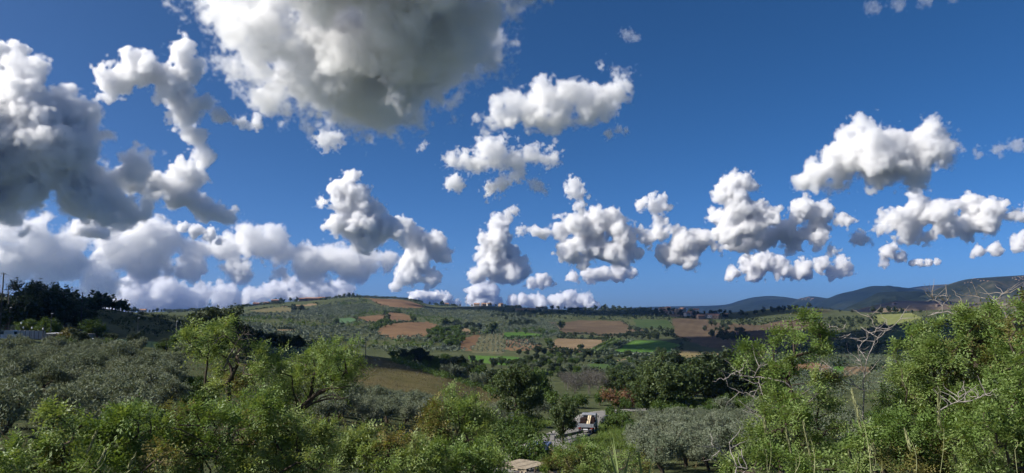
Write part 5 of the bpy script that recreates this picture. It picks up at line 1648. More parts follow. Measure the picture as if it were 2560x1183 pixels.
mast('taller lattice mast on the ridge', 1166, 741, 1.1); mast('smaller lattice mast right of the taller one', 1355, 762, .9); mast('thin mast beside the ridge houses', 1203, 763, .6)

for px, py, sx, sy, h, mt, lab, off in [
    (782, 757, 30, 10, 4.5, 4, 'long dark farm building on the left hill crest', 0), (806, 757, 14, 9, 4.0, 4, 'dark farm building right of the long one', 0), (757, 762, 11, 9, 5, 4, 'small farmhouse left of the long farm building', 0), (643, 769, 12, 8, 4, 4, 'dark barn on the left shoulder of the hill', 0), (690, 766, 14, 9, 6, 4, 'farmhouse beside the dark copse', 0),
    (668, 768, 10, 7, 3.6, 1, 'little house between the barn and the copse', 0)]:
    p = on_ground(px, 1640); house(lab, p, math.radians(8), sx, sy, h, DARKSTONE if mt == 4 else PLASTERS[mt], TILE, .2, 'farm buildings on the left hill crest', 3)
ps = skyline(362); house('pale house on the crest of the left slope', ps, .2, 11, 8, 4.2, PLASTERS[2], TILE, .3, None, 3)
p = skyline(1118); house('little white house on the skyline left of the mast', p, .2, 9, 8, 4.5, PLASTERS[2], TILE, .3, None, 2)
for i, (px, sx) in enumerate([(1192, 12), (1210, 10), (1222, 11), (1252, 9)]):
    house('small pale house on the ridge right of the taller mast', skyline(px), .3 * i, sx, 8, 4.5, PLASTERS[i % 4], TILE, .3, 'ridge houses by the mast', 2)
for i, (px, d, sx, h) in enumerate([(1652, 1560, 10, 6), (1668, 1640, 12, 7), (1676, 1520, 9, 5), (1690, 1560, 13, 6), (1704, 1650, 14, 7), (1722, 1530, 10, 5), (1738, 1620, 11, 7), (1748, 1400, 13, 5), (1757, 1420, 9, 4), (1765, 1480, 11, 6), (1776, 1440, 14, 6), (1788, 1420, 12, 6), (1810, 1500, 10, 5), (1660, 1480, 10, 5), (1715, 1480, 12, 5)]):
    house('small %s house of the village among the far trees' % ('cream', 'tan', 'white', 'brown')[i % 4], on_ground(px, d), .5 * i, sx, 8, h, PLASTERS[i % 4], TILE, .3, 'far %s village houses' % ('cream', 'tan', 'white', 'brown')[i % 4], 2)
pts = scatter([(1625, 788), (1700, 792), (1830, 798), (1830, 784), (1700, 776), (1625, 776)], 46, 14, VR, tries=20)
many('far_dark', pts, 7, 12, 'dark tree among the houses of the far village', 'trees of the far village', name='tree')

# towns on the mountains: placed on the slopes they stand on
bpy.context.view_layer.update()
HILLS = [o for o in bpy.data.objects if o.name.startswith('hill')]
def on_hill(px, py):
    r = Vector(ray(px, py)).normalized(); best = None
    for o in HILLS:
        ok, loc, nrm, idx = o.ray_cast(Vector((0, 0, 0)), r, distance=20000)
        if ok and (best is None or loc.length < best.length): best = loc.copy()
    return best
for lab, grp, L, s in [('pale house of the hill village on the rounded blue hill', 'houses of the blue hill village', [(1998, 748), (2003, 746), (2008, 746), (2012, 748), (2016, 746), (2020, 744), (2024, 746), (2029, 748), (2033, 747), (2006, 750), (2015, 750), (2026, 751)], 8),
                       ('pale house of the hilltop town on the dark mountain', 'houses of the mountain town', [(2432, 698), (2438, 697), (2445, 699), (2412, 708), (2420, 706), (2428, 707), (2452, 703), (2460, 702), (2470, 703), (2532, 696), (2538, 694), (2545, 692), (2550, 694), (2556, 693), (2540, 699), (2552, 698), (2558, 699), (2548, 701)], 5)]:
    for i, (px, py) in enumerate(L):
        q = on_hill(px, py)
        if q is None: continue
        house(lab, (q.x, q.y, q.z - 1), .4 * i, s * (1 + .3 * (i % 3)), s * .8, s * .55, PLASTERS[(1, 3, 3)[i % 3]], TILE, .25, grp, 0)
for lab, px, py in [('lone farmhouse on the bare tan foothill', 2236, 762), ('small farmhouse at the right of the foothill', 2345, 766)]:
    q = on_hill(px, py)
    if q is not None: house(lab, (q.x, q.y, q.z - .5), .3, 14, 9, 6, PLASTERS[3], TILE, .28, None, 2)
# ------------------------------------------------------------------ clouds: closed meshes filled with scattering droplets
CR = np.random.default_rng(12)


def up_mat(n, step, off, L):
    t = np.arange(n) * step + off; i = np.floor(t).astype(int); f = t - i
    w_ = np.stack([(1 - f) ** 3 / 6, (3 * f ** 3 - 6 * f * f + 4) / 6, (-3 * f ** 3 + 3 * f * f + 3 * f + 1) / 6, f ** 3 / 6], 1).astype(np.float32)
    M = np.zeros((n, L), np.float32); r = np.arange(n)
    for k in range(4): M[r, (i + k) % L] += w_[:, k]
    return M


def noise3(shape, wl, rng):
    Ms = []; Ls = []
    for n in shape:
        L = int(n / wl) + 6; Ls.append(L); Ms.append(up_mat(n, 1.0 / wl, rng.random(), L))
    a = rng.uniform(-1, 1, Ls).astype(np.float32)
    a = np.tensordot(Ms[0], a, (1, 0)); a = np.moveaxis(np.tensordot(Ms[1], a, (1, 1)), 0, 1); a = np.moveaxis(np.tensordot(Ms[2], a, (1, 2)), 0, 2)
    return a * 2.6


def surface_nets(f):
    """vertices and quads of the surface f = 0"""
    s = f < 0
    nx, ny, nz = f.shape
    V = np.zeros((nx - 1, ny - 1, nz - 1, 3), np.float32); K = np.zeros((nx - 1, ny - 1, nz - 1), np.float32)

    def sl(a, b, c): return (slice(a, nx - 1 + a), slice(b, ny - 1 + b), slice(c, nz - 1 + c))
    for p in [(a, b, c) for a in (0, 1) for b in (0, 1) for c in (0, 1)]:
        for ax in range(3):
            if p[ax] == 1: continue
            q = list(p); q[ax] = 1
            f0 = f[sl(*p)]; f1 = f[sl(*q)]
            m = (f0 < 0) != (f1 < 0)
            t = np.where(m, f0 / np.where(m, f0 - f1, 1), 0)
            K += m
            for k in range(3): V[..., k] += np.where(m, (p[k] + (t if k == ax else 0)), 0)
    act = K > 0
    idx = -np.ones(act.shape, np.int64); idx[act] = np.arange(act.sum())
    P = V[act] / K[act][:, None] + np.argwhere(act)
    quads = []
    for ax in range(3):
        o = [k for k in range(3) if k != ax]
        a = [slice(1, -1)] * 3; a[ax] = slice(0, -1); b = list(a); b[ax] = slice(1, None)
        s0 = s[tuple(a)]; m = s0 != s[tuple(b)]
        base = np.argwhere(m); flip = s0[m]
        for k in o: base[:, k] += 1

        def g(d1, d2):
            j = base.copy(); j[:, o[0]] += d1; j[:, o[1]] += d2
            return idx[j[:, 0], j[:, 1], j[:, 2]]
        q = np.stack([g(-1, -1), g(0, -1), g(0, 0), g(-1, 0)], 1)
        if ax == 1: flip = ~flip
        q[~flip] = q[~flip][:, ::-1]
        quads.append(q)
    return P, np.concatenate(quads)


def cloud_mat(name, dens, size, g=.45, surf=0.0, cover=None, trans=.4, thick=1.0):
    """scattering inside; the skin is droplet film broken up by fine noise. cover: (from, to) of the noise that opens the film"""
    m = bpy.data.materials.new(name); m.use_nodes = True; nt = m.node_tree; nt.nodes.clear()
    o = nt.nodes.new('ShaderNodeOutputMaterial')
    if dens:
        v = nt.nodes.new('ShaderNodeVolumeScatter')
        v.inputs['Density'].default_value = dens; v.inputs['Anisotropy'].default_value = g; v.inputs['Color'].default_value = (1, 1, 1, 1)
        nt.links.new(v.outputs[0], o.inputs['Volume'])
    n = noise_node(nt, 1.5 / size, 7, .6)
    n.inputs['Lacunarity'].default_value = 2.1
    mx = nt.nodes.new('ShaderNodeMixShader'); t = nt.nodes.new('ShaderNodeBsdfTransparent')
    d = nt.nodes.new('ShaderNodeBsdfDiffuse'); d.inputs[0].default_value = (.97, .97, .97, 1)
    tl = nt.nodes.new('ShaderNodeBsdfTranslucent'); tl.inputs[0].default_value = (.97, .97, .97, 1)
    bp = nt.nodes.new('ShaderNodeBump'); bp.inputs['Strength'].default_value = 0.6; bp.inputs['Distance'].default_value = size * .35
    nt.links.new(n.outputs[0], bp.inputs['Height']); nt.links.new(bp.outputs[0], d.inputs['Normal'])
    m2 = nt.nodes.new('ShaderNodeMixShader'); m2.inputs[0].default_value = trans
    nt.links.new(d.outputs[0], m2.inputs[1]); nt.links.new(tl.outputs[0], m2.inputs[2])
    mr = nt.nodes.new('ShaderNodeMapRange'); mr.interpolation_type = 'SMOOTHSTEP'
    c0, c1 = cover or (.3, .7)
    mr.inputs['From Min'].default_value = c0; mr.inputs['From Max'].default_value = c1; mr.inputs['To Max'].default_value = surf
    nt.links.new(n.outputs[0], mr.inputs[0]); nt.links.new(mr.outputs[0], mx.inputs[0])
    nt.links.new(t.outputs[0], mx.inputs[1]); nt.links.new(m2.outputs[0], mx.inputs[2]); nt.links.new(mx.outputs[0], o.inputs['Surface'])
    return m


ODX = 1.05


def vol_group():
    g = bpy.data.node_groups.get('cloud_density')
    if g: return g
    g = bpy.data.node_groups.new('cloud_density', 'GeometryNodeTree')
    g.interface.new_socket('Geometry', in_out='INPUT', socket_type='NodeSocketGeometry')
    for nm in ('Min', 'Max', 'Size'): g.interface.new_socket(nm, in_out='INPUT', socket_type='NodeSocketVector')
    for nm in ('NX', 'NY', 'NZ'): g.interface.new_socket(nm, in_out='INPUT', socket_type='NodeSocketInt')
    g.interface.new_socket('Mat', in_out='INPUT', socket_type='NodeSocketMaterial')
    g.interface.new_socket('Geometry', in_out='OUTPUT', socket_type='NodeSocketGeometry')
    N = g.nodes; L = g.links
    i = N.new('NodeGroupInput'); o = N.new('NodeGroupOutput')
    v = N.new('GeometryNodeVolumeCube')
    p = N.new('GeometryNodeInputPosition')
    s_ = N.new('ShaderNodeVectorMath'); s_.operation = 'SUBTRACT'; L.new(p.outputs[0], s_.inputs[0]); L.new(i.outputs['Min'], s_.inputs[1])
    d = N.new('ShaderNodeVectorMath'); d.operation = 'DIVIDE'; L.new(s_.outputs[0], d.inputs[0]); L.new(i.outputs['Size'], d.inputs[1])
    r = N.new('ShaderNodeSeparateXYZ'); L.new(d.outputs[0], r.inputs[0])
    def rnd(x):
        m = N.new('ShaderNodeMath'); m.operation = 'ROUND'; L.new(x, m.inputs[0]); return m.outputs[0]
    def ma(a, b, c):
        m = N.new('ShaderNodeMath'); m.operation = 'MULTIPLY_ADD'; L.new(a, m.inputs[0]); L.new(b, m.inputs[1]); L.new(c, m.inputs[2]); return m.outputs[0]
    # index = (ix * NY + iy) * NZ + iz
    idx = ma(ma(rnd(r.outputs[0]), i.outputs['NY'], rnd(r.outputs[1])), i.outputs['NZ'], rnd(r.outputs[2]))
    fi = N.new('FunctionNodeFloatToInt'); L.new(idx, fi.inputs[0])
    at = N.new('GeometryNodeInputNamedAttribute'); at.data_type = 'FLOAT'; at.inputs[0].default_value = 'dens'
    si = N.new('GeometryNodeSampleIndex'); si.data_type = 'FLOAT'; si.domain = 'POINT'; si.clamp = True
    L.new(i.outputs['Geometry'], si.inputs['Geometry']); L.new(at.outputs[0], si.inputs['Value']); L.new(fi.outputs[0], si.inputs['Index'])
    L.new(si.outputs[0], v.inputs['Density'])
    L.new(i.outputs['Min'], v.inputs['Min']); L.new(i.outputs['Max'], v.inputs['Max'])
    for a, b in (('NX', 'Resolution X'), ('NY', 'Resolution Y'), ('NZ', 'Resolution Z')): L.new(i.outputs[a], v.inputs[b])
    sm = N.new('GeometryNodeSetMaterial'); L.new(v.outputs[0], sm.inputs['Geometry']); L.new(i.outputs['Mat'], sm.inputs['Material'])
    L.new(sm.outputs[0], o.inputs[0])
    return g


def vdb_mat(dens, g=.4):
    m = bpy.data.materials.new('cloud_vapour'); m.use_nodes = True; nt = m.node_tree; nt.nodes.clear()
    o = nt.nodes.new('ShaderNodeOutputMaterial'); v = nt.nodes.new('ShaderNodeVolumeScatter')
    a = nt.nodes.new('ShaderNodeAttribute'); a.attribute_name = 'density'
    mu = nt.nodes.new('ShaderNodeMath'); mu.operation = 'MULTIPLY'; mu.inputs[1].default_value = dens
    nt.links.new(a.outputs['Fac'], mu.inputs[0]); nt.links.new(mu.outputs[0], v.inputs['Density'])
    v.inputs['Anisotropy'].default_value = g; v.inputs['Color'].default_value = (1, 1, 1, 1)
    nt.links.new(v.outputs[0], o.inputs['Volume'])
    return m


FILM = cloud_mat('cloud_droplets', 0, 60.0, surf=.05)


def cloud(label, D, blobs, od=7.0, cell=None, amp=.36, depth=1.0, base=None, wl=1.2, gain=.55, soft=.34, erode=.36, egain=.73, grow_=.03, join=.42, g=.4):
    """blobs: (photo px, photo py, radius px, depth px); od: optical depth across one lobe radius.
    The vapour is a density grid: lobes, billowed, then torn at the edges by finer noise"""
    b = np.array([tuple(x) + (0,) * (4 - len(x)) for x in blobs], np.float32)
    b[:, 3] += CR.normal(0, .3, len(b)) * b[:, 2]
    cx, cy_ = (b[:, 0].min() + b[:, 0].max()) / 2, (b[:, 1].min() + b[:, 1].max()) / 2
    r_ = b[:, 2]; R = float(np.average(r_, weights=r_))
    if cell is None: cell = float(np.clip(R / 16, 1.4, 2.1))
    pad = R * (amp * .7 + erode * .9 + grow_) + 3 * cell
    x0, x1 = (b[:, 0] - r_).min() - pad, (b[:, 0] + r_).max() + pad
    z0, z1 = (-b[:, 1] - r_).min() - pad, (-b[:, 1] + r_).max() + pad
    y0, y1 = (b[:, 3] - r_ * depth).min() - pad, (b[:, 3] + r_ * depth).max() + pad
    n = [int((q - p) / cell) + 1 for p, q in ((x0, x1), (y0, y1), (z0, z1))]
    ax = [(o + np.arange(k) * cell).astype(np.float32) for o, k in zip((x0, y0, z0), n)]
    gx, gy, gz = ax[0][:, None, None], ax[1][None, :, None], ax[2][None, None, :]
    f = np.full(n, 1e3, np.float32); K = R * join
    for x, y, r, dz in b:
        q = 2.2 * r + K
        s0 = [slice(max(0, int((c - q - o) / cell)), int((c + q - o) / cell) + 2) for c, o in ((x, x0), (dz, y0), (-y, z0))]
        d = np.sqrt((gx[s0[0]] - x) ** 2 + ((gy[:, s0[1]] - dz) / depth) ** 2 + (gz[:, :, s0[2]] + y) ** 2) - r
        fs = f[s0[0], s0[1], s0[2]]
        h = np.clip(.5 + .5 * (fs - d) / K, 0, 1); f[s0[0], s0[1], s0[2]] = fs + (d - fs) * h - K * h * (1 - h)
    a = amp * R; w_ = R / cell * wl
    for k in range(3):                              # billows
        if w_ > 2: f -= a * (np.abs(noise3(n, w_, CR)) - .33)
        w_ *= .5; a *= gain
    f -= grow_ * R
    if base is not None: f = np.maximum(f, -base - gz + noise3(n, R / cell * .6, CR) * R * .12)
    fb = f + .16 * R
    w_ = R / cell * .55; a = erode * R
    for k in range(6):                              # torn edges
        if w_ > 1.3: f -= a * noise3(n, w_, CR)
        w_ *= .52; a *= egain
    dn = np.clip(-f / (soft * R), 0, 1); dn = dn * dn * (3 - 2 * dn)
    s_ = D / F
    fw = ray(cx, cy_); fw /= np.linalg.norm(fw); rt = np.array([fw[1], -fw[0], 0]); rt /= np.linalg.norm(rt); upv = np.cross(rt, fw)
    from mathutils import Matrix
    o = empty('cloud', fw * D)
    o.matrix_world = Matrix([[rt[i], fw[i], upv[i], fw[i] * D] for i in range(3)] + [[0, 0, 0, 1]])
    tag(o, label, 'cloud', 'fair weather clouds')
    # body: the closed outline of the dense part
    e = [q // 3 * 3 for q in n]
    fl = fb[:e[0], :e[1], :e[2]].reshape(e[0] // 3, 3, e[1] // 3, 3, e[2] // 3, 3).mean((1, 3, 5))
    if (fl < 0).sum() < 8: fl = fl - .16 * R
    if (fl < 0).any():
        P, Q = surface_nets(np.pad(fl, 1, constant_values=1.0))
        P = (P - 1) * 3 + 1
        P = np.stack([x0 + P[:, 0] * cell - cx, y0 + P[:, 1] * cell, z0 + P[:, 2] * cell + cy_], 1) * s_
        new_obj('body', mesh_np('body', P, Q, FILM, smooth=True), o)
    me = bpy.data.meshes.new('vapour'); nv = int(np.prod(n)); me.vertices.add(nv)
    at = me.attributes.new('dens', 'FLOAT', 'POINT'); at.data.foreach_set('value', dn.ravel())
    v = new_obj('vapour', me, o)
    md = v.modifiers.new('density', 'NODES'); md.node_group = vol_group()
    ids = {q.name: q.identifier for q in md.node_group.interface.items_tree if q.in_out == 'INPUT'}
    mn = np.array([x0 - cx, y0, z0 + cy_]) * s_
    md[ids['Min']] = mn.tolist(); md[ids['Max']] = (mn + (np.array(n) - 1) * cell * s_).tolist(); md[ids['Size']] = [cell * s_] * 3
    md[ids['NX']], md[ids['NY']], md[ids['NZ']] = n
    mt = vdb_mat(od * ODX / (R * s_), g); md[ids['Mat']] = mt; me.materials.append(mt)
    return o


def wispy(label, D, blobs, od=1.4, **kw):
    return cloud(label, D, blobs, **{**dict(od=.9 * od, amp=.5, soft=.8, erode=.75, egain=.75, grow_=.4, join=.9), **kw})


CLOUDS = [
 (cloud, 'great grey bottomed cloud at the top of the sky', 3000, [(490, 60, 15), (515, 95, 20), (540, 150, 22), (580, 172, 20), (570, 60, 40), (610, 50, 60, -40), (645, 165, 28), (700, 60, 100, -80), (740, 180, 66), (760, 245, 52), (850, 110, 140, -120), (830, 240, 78), (885, 262, 50), (950, 160, 130, -120), (1000, 60, 150, -200), (1090, 70, 120, -150), (1130, 130, 78, -60), (1195, 75, 56), (1225, 60, 40), (1070, 190, 48), (1110, 225, 30), (860, -90, 180, -260), (1050, -90, 170, -260), (700, 240, 22), (930, 250, 48)], dict(od=6.5, cell=2.9, amp=.24, soft=.45, erode=.38, egain=.78, grow_=-.1)),
 (cloud, 'largest dark cloud at the left', 5000, [(-10, 330, 90), (70, 290, 56), (110, 262, 36), (150, 290, 44), (60, 400, 110), (150, 390, 84), (200, 460, 74), (250, 430, 52), (255, 390, 34), (100, 475, 60), (290, 490, 40), (-80, 420, 130), (0, 490, 56), (20, 250, 30), (330, 500, 20)], dict(od=12, cell=2.8, base=548, grow_=-.12, egain=.77)),
 (cloud, 'tall bent cloud like a seahorse right of the dark left cloud', 5200, [(345, 450, 36), (395, 455, 40), (445, 465, 42), (480, 425, 34), (495, 495, 32), (530, 510, 22), (565, 515, 12), (500, 385, 30), (490, 335, 28), (465, 295, 32), (425, 230, 48), (370, 205, 44), (320, 235, 36), (300, 270, 18), (450, 150, 28), (470, 195, 30), (485, 270, 28), (530, 285, 19), (580, 292, 19), (612, 294, 12)], dict(od=5.5, grow_=-.06)),
 (cloud, 'small cloud puff at the upper left edge', 5200, [(0, 140, 26), (25, 135, 18), (5, 175, 14), (-20, 160, 30)], dict(od=4)),
 (cloud, 'pale cloud low at the left edge over the yard trees', 7600, [(30, 585, 40), (85, 612, 50), (60, 655, 50), (145, 655, 42), (210, 690, 30), (250, 705, 20), (-40, 620, 60), (110, 695, 26), (-20, 690, 40), (20, 720, 26)], dict(od=3)),
 (cloud, 'long cloud bank across the left half of the sky', 9500, [(270, 610, 34), (300, 590, 27), (335, 612, 40), (385, 605, 40), (435, 620, 36), (320, 650, 40), (500, 645, 40), (560, 620, 38), (610, 605, 38), (655, 612, 40), (700, 625, 40), (750, 645, 45), (800, 645, 47), (850, 650, 47), (900, 640, 36), (945, 640, 22), (400, 660, 45), (480, 680, 40), (600, 670, 38), (700, 675, 29), (800, 685, 25), (880, 685, 20), (245, 640, 29)], dict(od=3.4, base=704, grow_=-.08, join=.4)),
 (cloud, 'low white cloud bank just over the far left hill', 12500, [(315, 762, 25), (355, 735, 35), (365, 712, 18), (420, 735, 40), (480, 750, 32), (540, 745, 32), (400, 762, 30), (450, 768, 25), (580, 752, 18)], dict(od=3.4, base=782, grow_=.0, join=.6)),
 (cloud, 'flat pale cloud strip over the hill crest', 12300, [(645, 738, 15), (690, 728, 20), (730, 722, 25), (780, 728, 30), (830, 732, 30), (865, 728, 18), (740, 738, 20)], dict(od=3, grow_=.15, join=.8, base=757)),
 (cloud, 'towering cloud rising from the middle of the left bank', 8400, [(880, 447, 20), (855, 480, 32), (895, 490, 32), (930, 520, 26), (862, 515, 30), (850, 560, 30), (900, 560, 42), (955, 570, 32), (995, 585, 24), (915, 600, 30), (815, 507, 12), (955, 525, 14)], dict(od=7)),
 (cloud, 'cloud hanging down right of the towering one', 9000, [(1005, 570, 24), (1040, 600, 32), (1085, 622, 28), (1110, 640, 20), (1040, 650, 36), (1020, 690, 28), (1075, 690, 24), (1000, 708, 15), (1088, 592, 14), (1120, 625, 12)], dict(od=6)),
 (cloud, 'small flat cloud over the left bank', 9000, [(462, 570, 12), (490, 577, 16), (520, 588, 14), (545, 598, 9)], dict(od=4)),
 (cloud, 'small cloud puff above the left end of the bank', 8600, [(205, 575, 15), (228, 572, 18), (250, 582, 12)], dict(od=4, join=.9, grow_=.2, erode=.28)),
 (cloud, 'cone shaped cloud in the middle of the sky', 9400, [(1235, 562, 19), (1255, 570, 18), (1250, 592, 28), (1222, 612, 26), (1258, 635, 34), (1228, 665, 34), (1275, 675, 32), (1190, 688, 20), (1300, 650, 15), (1308, 690, 16), (1245, 690, 20)], dict(od=7, base=704)),
 (cloud, 'little flat cloud right of the cone shaped one', 10000, [(1330, 706, 13), (1352, 700, 17), (1374, 706, 12)], dict(od=5)),
 (cloud, 'ragged cloud with an upturned horn in the upper middle', 4200, [(1215, 312, 22), (1245, 292, 28), (1280, 270, 34), (1330, 275, 40), (1370, 235, 36), (1400, 290, 42), (1420, 240, 36), (1465, 265, 42), (1500, 270, 36), (1540, 245, 30), (1555, 210, 22), (1530, 182, 14), (1515, 172, 8), (1240, 245, 10)], dict(od=3.5, erode=.45, soft=.6)),
 (wispy, 'thin ragged cloud under the horned one', 5000, [(1135, 398, 16), (1170, 408, 14), (1215, 375, 24), (1245, 365, 16), (1240, 400, 22), (1290, 402, 22), (1330, 388, 16), (1365, 397, 11), (1385, 390, 7), (1200, 405, 16)], dict(od=2.2)),
 (wispy, 'thin wisp left below the ragged cloud', 5100, [(1130, 458, 12), (1148, 462, 11), (1140, 445, 8)], dict(od=2)),
 (wispy, 'slanting wisp below the ragged cloud', 5100, [(1230, 468, 14), (1255, 458, 14), (1285, 442, 11), (1222, 484, 8), (1300, 435, 8)], dict(od=2)),
 (wispy, 'faint wisp right below the ragged cloud', 5100, [(1345, 465, 12), (1355, 478, 8), (1332, 458, 7)], dict(od=1.2)),
 (wispy, 'short upright wisp over the middle clouds', 7600, [(1432, 462, 14), (1442, 485, 14), (1448, 512, 11), (1455, 530, 7)], dict(od=2.6)),
 (wispy, 'little wisp above the cone shaped cloud', 8200, [(1270, 533, 9), (1288, 527, 8), (1275, 545, 5)], dict(od=1.6)),
 (cloud, 'broad cloud with a grey belly right of the middle', 8400, [(1342, 572, 11), (1368, 580, 9), (1405, 580, 24), (1445, 568, 34), (1495, 558, 36), (1540, 570, 34), (1560, 600, 32), (1425, 620, 30), (1485, 615, 40), (1535, 635, 32), (1455, 648, 24), (1580, 632, 16)], dict(od=7, base=664)),
 (cloud, 'flat cloud under the broad grey bellied one', 10500, [(1435, 690, 11), (1465, 686, 18), (1508, 686, 20), (1548, 684, 20), (1575, 688, 12)], dict(od=5, base=703)),
 (cloud, 'cloud with a thin neck and a round head', 8500, [(1612, 512, 14), (1640, 506, 22), (1662, 515, 18), (1655, 548, 18), (1658, 585, 24), (1618, 592, 20), (1612, 575, 12), (1705, 600, 34), (1742, 600, 28), (1680, 630, 32), (1718, 642, 24), (1785, 612, 13), (1812, 612, 10)], dict(od=5.5)),
 (cloud, 'tall white peaked cloud right of the thin necked one', 8000, [(1840, 452, 22), (1868, 462, 20), (1822, 490, 28), (1850, 512, 34), (1800, 540, 26), (1880, 525, 28), (1912, 540, 26), (1830, 580, 32), (1878, 565, 32), (1930, 548, 15), (1795, 575, 14)], dict(od=7, base=604)),
 (cloud, 'long cloud slanting down from the right of the peaked one', 8300, [(1875, 605, 24), (1920, 592, 26), (1960, 572, 28), (2000, 532, 28), (2015, 510, 16), (2042, 535, 28), (2030, 562, 24), (2088, 552, 13), (2105, 560, 8), (1978, 602, 24), (2038, 600, 22), (2060, 618, 11), (1840, 610, 14)], dict(od=6)),
 (cloud, 'flat bottomed cloud low at the right', 10500, [(1848, 678, 15), (1888, 662, 22), (1925, 654, 22), (1958, 668, 24), (2010, 672, 20), (2045, 664, 20), (2088, 664, 18), (2110, 674, 11), (1900, 684, 16), (1990, 684, 16), (2070, 680, 14), (2180, 664, 8)], dict(od=6, base=697)),
 (cloud, 'large oval cloud high at the right', 5500, [(2060, 418, 30), (2025, 432, 18), (2120, 392, 46), (2190, 392, 60), (2260, 400, 54), (2165, 345, 28), (2140, 362, 26), (2300, 372, 34), (2310, 400, 30), (2200, 432, 34), (2255, 430, 30), (2100, 430, 26), (2225, 360, 26)], dict(od=5.5, base=463)),
 (wispy, 'torn shreds right of the large oval cloud', 5600, [(2345, 365, 10), (2362, 388, 12), (2370, 400, 8)], dict(od=.6)),
 (wispy, 'faint shreds below the large oval cloud', 5600, [(2045, 462, 12), (2090, 470, 12), (2070, 475, 8)], dict(od=.4)),
 (cloud, 'round grey cloud at the right', 7500, [(2215, 562, 15), (2255, 542, 28), (2300, 532, 32), (2330, 540, 28), (2348, 570, 28), (2275, 575, 28), (2320, 588, 16), (2300, 502, 14), (2230, 545, 14)], dict(od=6, base=602)),
 (cloud, 'grey cloud touching the round one at its right', 7700, [(2398, 520, 16), (2438, 520, 24), (2478, 532, 24), (2428, 560, 22), (2465, 558, 22), (2508, 548, 14), (2430, 585, 9), (2400, 560, 14)], dict(od=6)),
 (cloud, 'small cloud below the round grey one', 9800, [(2222, 630, 16), (2230, 618, 10), (2248, 642, 13)], dict(od=5, base=656)),
 (cloud, 'flat little cloud right of the small one', 9900, [(2288, 657, 8), (2303, 656, 8), (2318, 656, 9), (2336, 653, 7)], dict(od=4, base=664)),
 (cloud, 'low long cloud at the right edge', 9000, [(2462, 624, 11), (2495, 622, 12), (2535, 612, 14), (2570, 606, 16), (2545, 600, 10)], dict(od=5, base=634)),
 (cloud, 'cloud puff cut by the right edge', 7000, [(2556, 540, 12), (2575, 530, 18)], dict(od=4)),
 (wispy, 'thin cloud veil at the top right edge', 2800, [(2210, 0, 12), (2260, -2, 12), (2310, 0, 12), (2360, -2, 11), (2390, -4, 9)], dict(od=.16)),
 (wispy, 'long thin wisp at the right edge', 4800, [(2465, 374, 5), (2500, 372, 7), (2535, 364, 10), (2570, 355, 14)], dict(od=.5)),
 (cloud, 'white cloud bank on the horizon right of the mast', 13000, [(1190, 732, 20), (1215, 728, 22), (1190, 752, 18), (1240, 752, 15), (1280, 757, 15), (1310, 752, 13), (1345, 756, 18), (1390, 750, 19), (1415, 740, 11), (1432, 752, 22), (1462, 756, 19), (1482, 766, 11), (1200, 770, 20)], dict(od=6, base=777, grow_=.15, join=.8)),
 (cloud, 'white cloud on the horizon right of the hill crest', 13000, [(1038, 746, 14), (1060, 740, 13), (1082, 742, 15), (1112, 746, 14), (1138, 756, 10), (1030, 752, 11)], dict(od=6, base=766, grow_=.15, join=.8)),
 (wispy, 'scrap of cloud below the great cloud', 3900, [(812, 348, 16), (835, 355, 12), (845, 340, 8)], dict(od=1.3)),
 (wispy, 'torn scrap right below the horned cloud', 4300, [(1520, 335, 9), (1545, 325, 8), (1562, 327, 5)], dict(od=.8)),
 (wispy, 'tiny scrap right of the great cloud', 5000, [(1055, 367, 8), (1065, 358, 5), (1045, 375, 4)], dict(od=.4)),
 (wispy, 'faint scrap high in the blue above the horned cloud', 3400, [(1570, 88, 10), (1585, 95, 7), (1555, 80, 5)], dict(od=.2)),
 (wispy, 'small puff low between the right clouds', 8600, [(2145, 595, 11), (2160, 600, 9)], dict(od=2.4)),
 (wispy, 'tiny puff left of the broad grey bellied cloud', 9000, [(1300, 578, 9), (1312, 576, 6)], dict(od=1.2)),
 (wispy, 'dot of cloud low at the left beside the hill', 12600, [(598, 758, 13), (606, 766, 10)], dict(od=3)),
]
for fn, lab, D, bl, kw in CLOUDS:
    fn(lab, D, bl, **kw)


# clouds beyond the left and upper edge of the view; they shade the valley, the slopes and two visible clouds
def shade_cloud(label, target, H, rx, ry, rz, od=7):
    """cloud of half sizes rx, ry, rz whose shadow falls on ground point target"""
    k = H / SUN.z
    c = np.array([target[0] + SUN.x * k, target[1] + SUN.y * k, target[2] + SUN.z * k])
    n = [44, 44, 24]
    g = np.meshgrid(*[np.linspace(-1.35, 1.35, q, dtype=np.float32) for q in n], indexing='ij')
    f = np.sqrt(g[0] ** 2 + g[1] ** 2 + g[2] ** 2) - 1
    for wl_, a in ((14, .34), (7, .2), (3.5, .1)): f = f - a * (np.abs(noise3(n, wl_, CR)) - .33)
    P, Q = surface_nets(f)
    P = (P / (np.array(n) - 1) * 2.7 - 1.35) * np.array([rx, ry, rz])
    o = new_obj('cloud', mesh_np('cloud', P, Q, cloud_mat('cloud_droplets', od / rz, rz, surf=.1), smooth=True), loc=tuple(c))
    return tag(o, label, 'cloud', 'clouds outside the view')


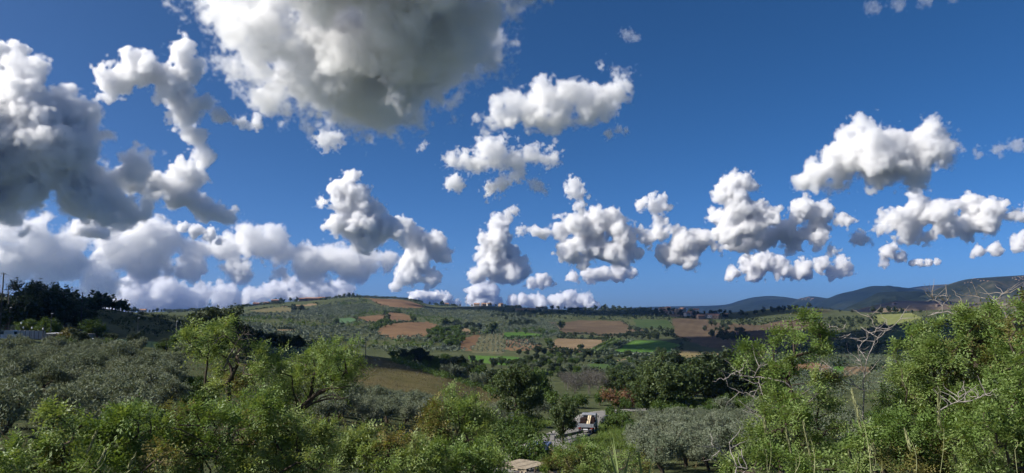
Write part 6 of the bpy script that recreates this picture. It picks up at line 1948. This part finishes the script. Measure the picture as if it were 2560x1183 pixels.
shade_cloud('cloud left outside the view that shades the brown valley', on_ground(2290, 900), 1000, 205, 300, 80)
shade_cloud('cloud left outside the view that shades the right slopes', on_ground(2150, 760), 1050, 170, 150, 90)
shade_cloud('cloud high outside the view that shades the far village slope', on_ground(1560, 1500), 1150, 330, 150, 90, 2.5)
shade_cloud('cloud left outside the view that shades the left slope', on_ground(310, 330), 900, 105, 100, 40)

shade_cloud('unseen cloud added beyond the left edge to shade the largest dark cloud', ray_d(60, 460, 5000), 1300, 400, 470, 240, 1.6)  # added unseen cloud, set sunward to darken the big left cloud
shade_cloud('unseen cloud added high beyond the left edge to shade the great cloud', ray_d(1000, 0, 2600), 1500, 220, 280, 130, 2.0)  # unseen cloud put in to darken the upper right of the great cloud

# ------------------------------------------------------------------ air
m = bpy.data.materials.new('haze_air'); m.use_nodes = True; nt = m.node_tree; nt.nodes.clear()
o_ = nt.nodes.new('ShaderNodeOutputMaterial'); v_ = nt.nodes.new('ShaderNodeVolumePrincipled')
v_.inputs['Color'].default_value = (.12, .32, .88, 1); v_.inputs['Density'].default_value = HAZE_DENSITY; v_.inputs['Anisotropy'].default_value = .1
nt.links.new(v_.outputs[0], o_.inputs['Volume'])
mb_ = MB(); mb_.box((0, 0, 150), (19600, 19600, 390))
hz = mb_.obj('haze', m)
tag(hz, 'thin blue air between the viewer and the mountains', kind='stuff')
# ------------------------------------------------------------------ tell alike things apart by where they stand
def ordinal(n):
    return '%d%s' % (n, 'th' if 10 <= n % 100 <= 20 else {1: 'st', 2: 'nd', 3: 'rd'}.get(n % 10, 'th'))


same = {}
for o in bpy.data.objects:
    if o.parent is None and o.get('label') and not o.get('kind'): same.setdefault(o['label'], []).append(o)
for lab, obs in same.items():
    n = len(obs)
    if n < 2: continue
    obs = sorted(obs, key=lambda o: math.hypot(o.location.x, o.location.y))
    rows = max(1, round(n / 9))
    per = math.ceil(n / rows)
    for r in range(rows):
        part = sorted(obs[r * per:(r + 1) * per], key=lambda o: o.location.x / max(1.0, o.location.y))
        for i, o in enumerate(part):
            o['label'] = lab + (', %s from left' % ordinal(i + 1)) + ((', %s row' % ordinal(r + 1)) if rows > 1 else '')
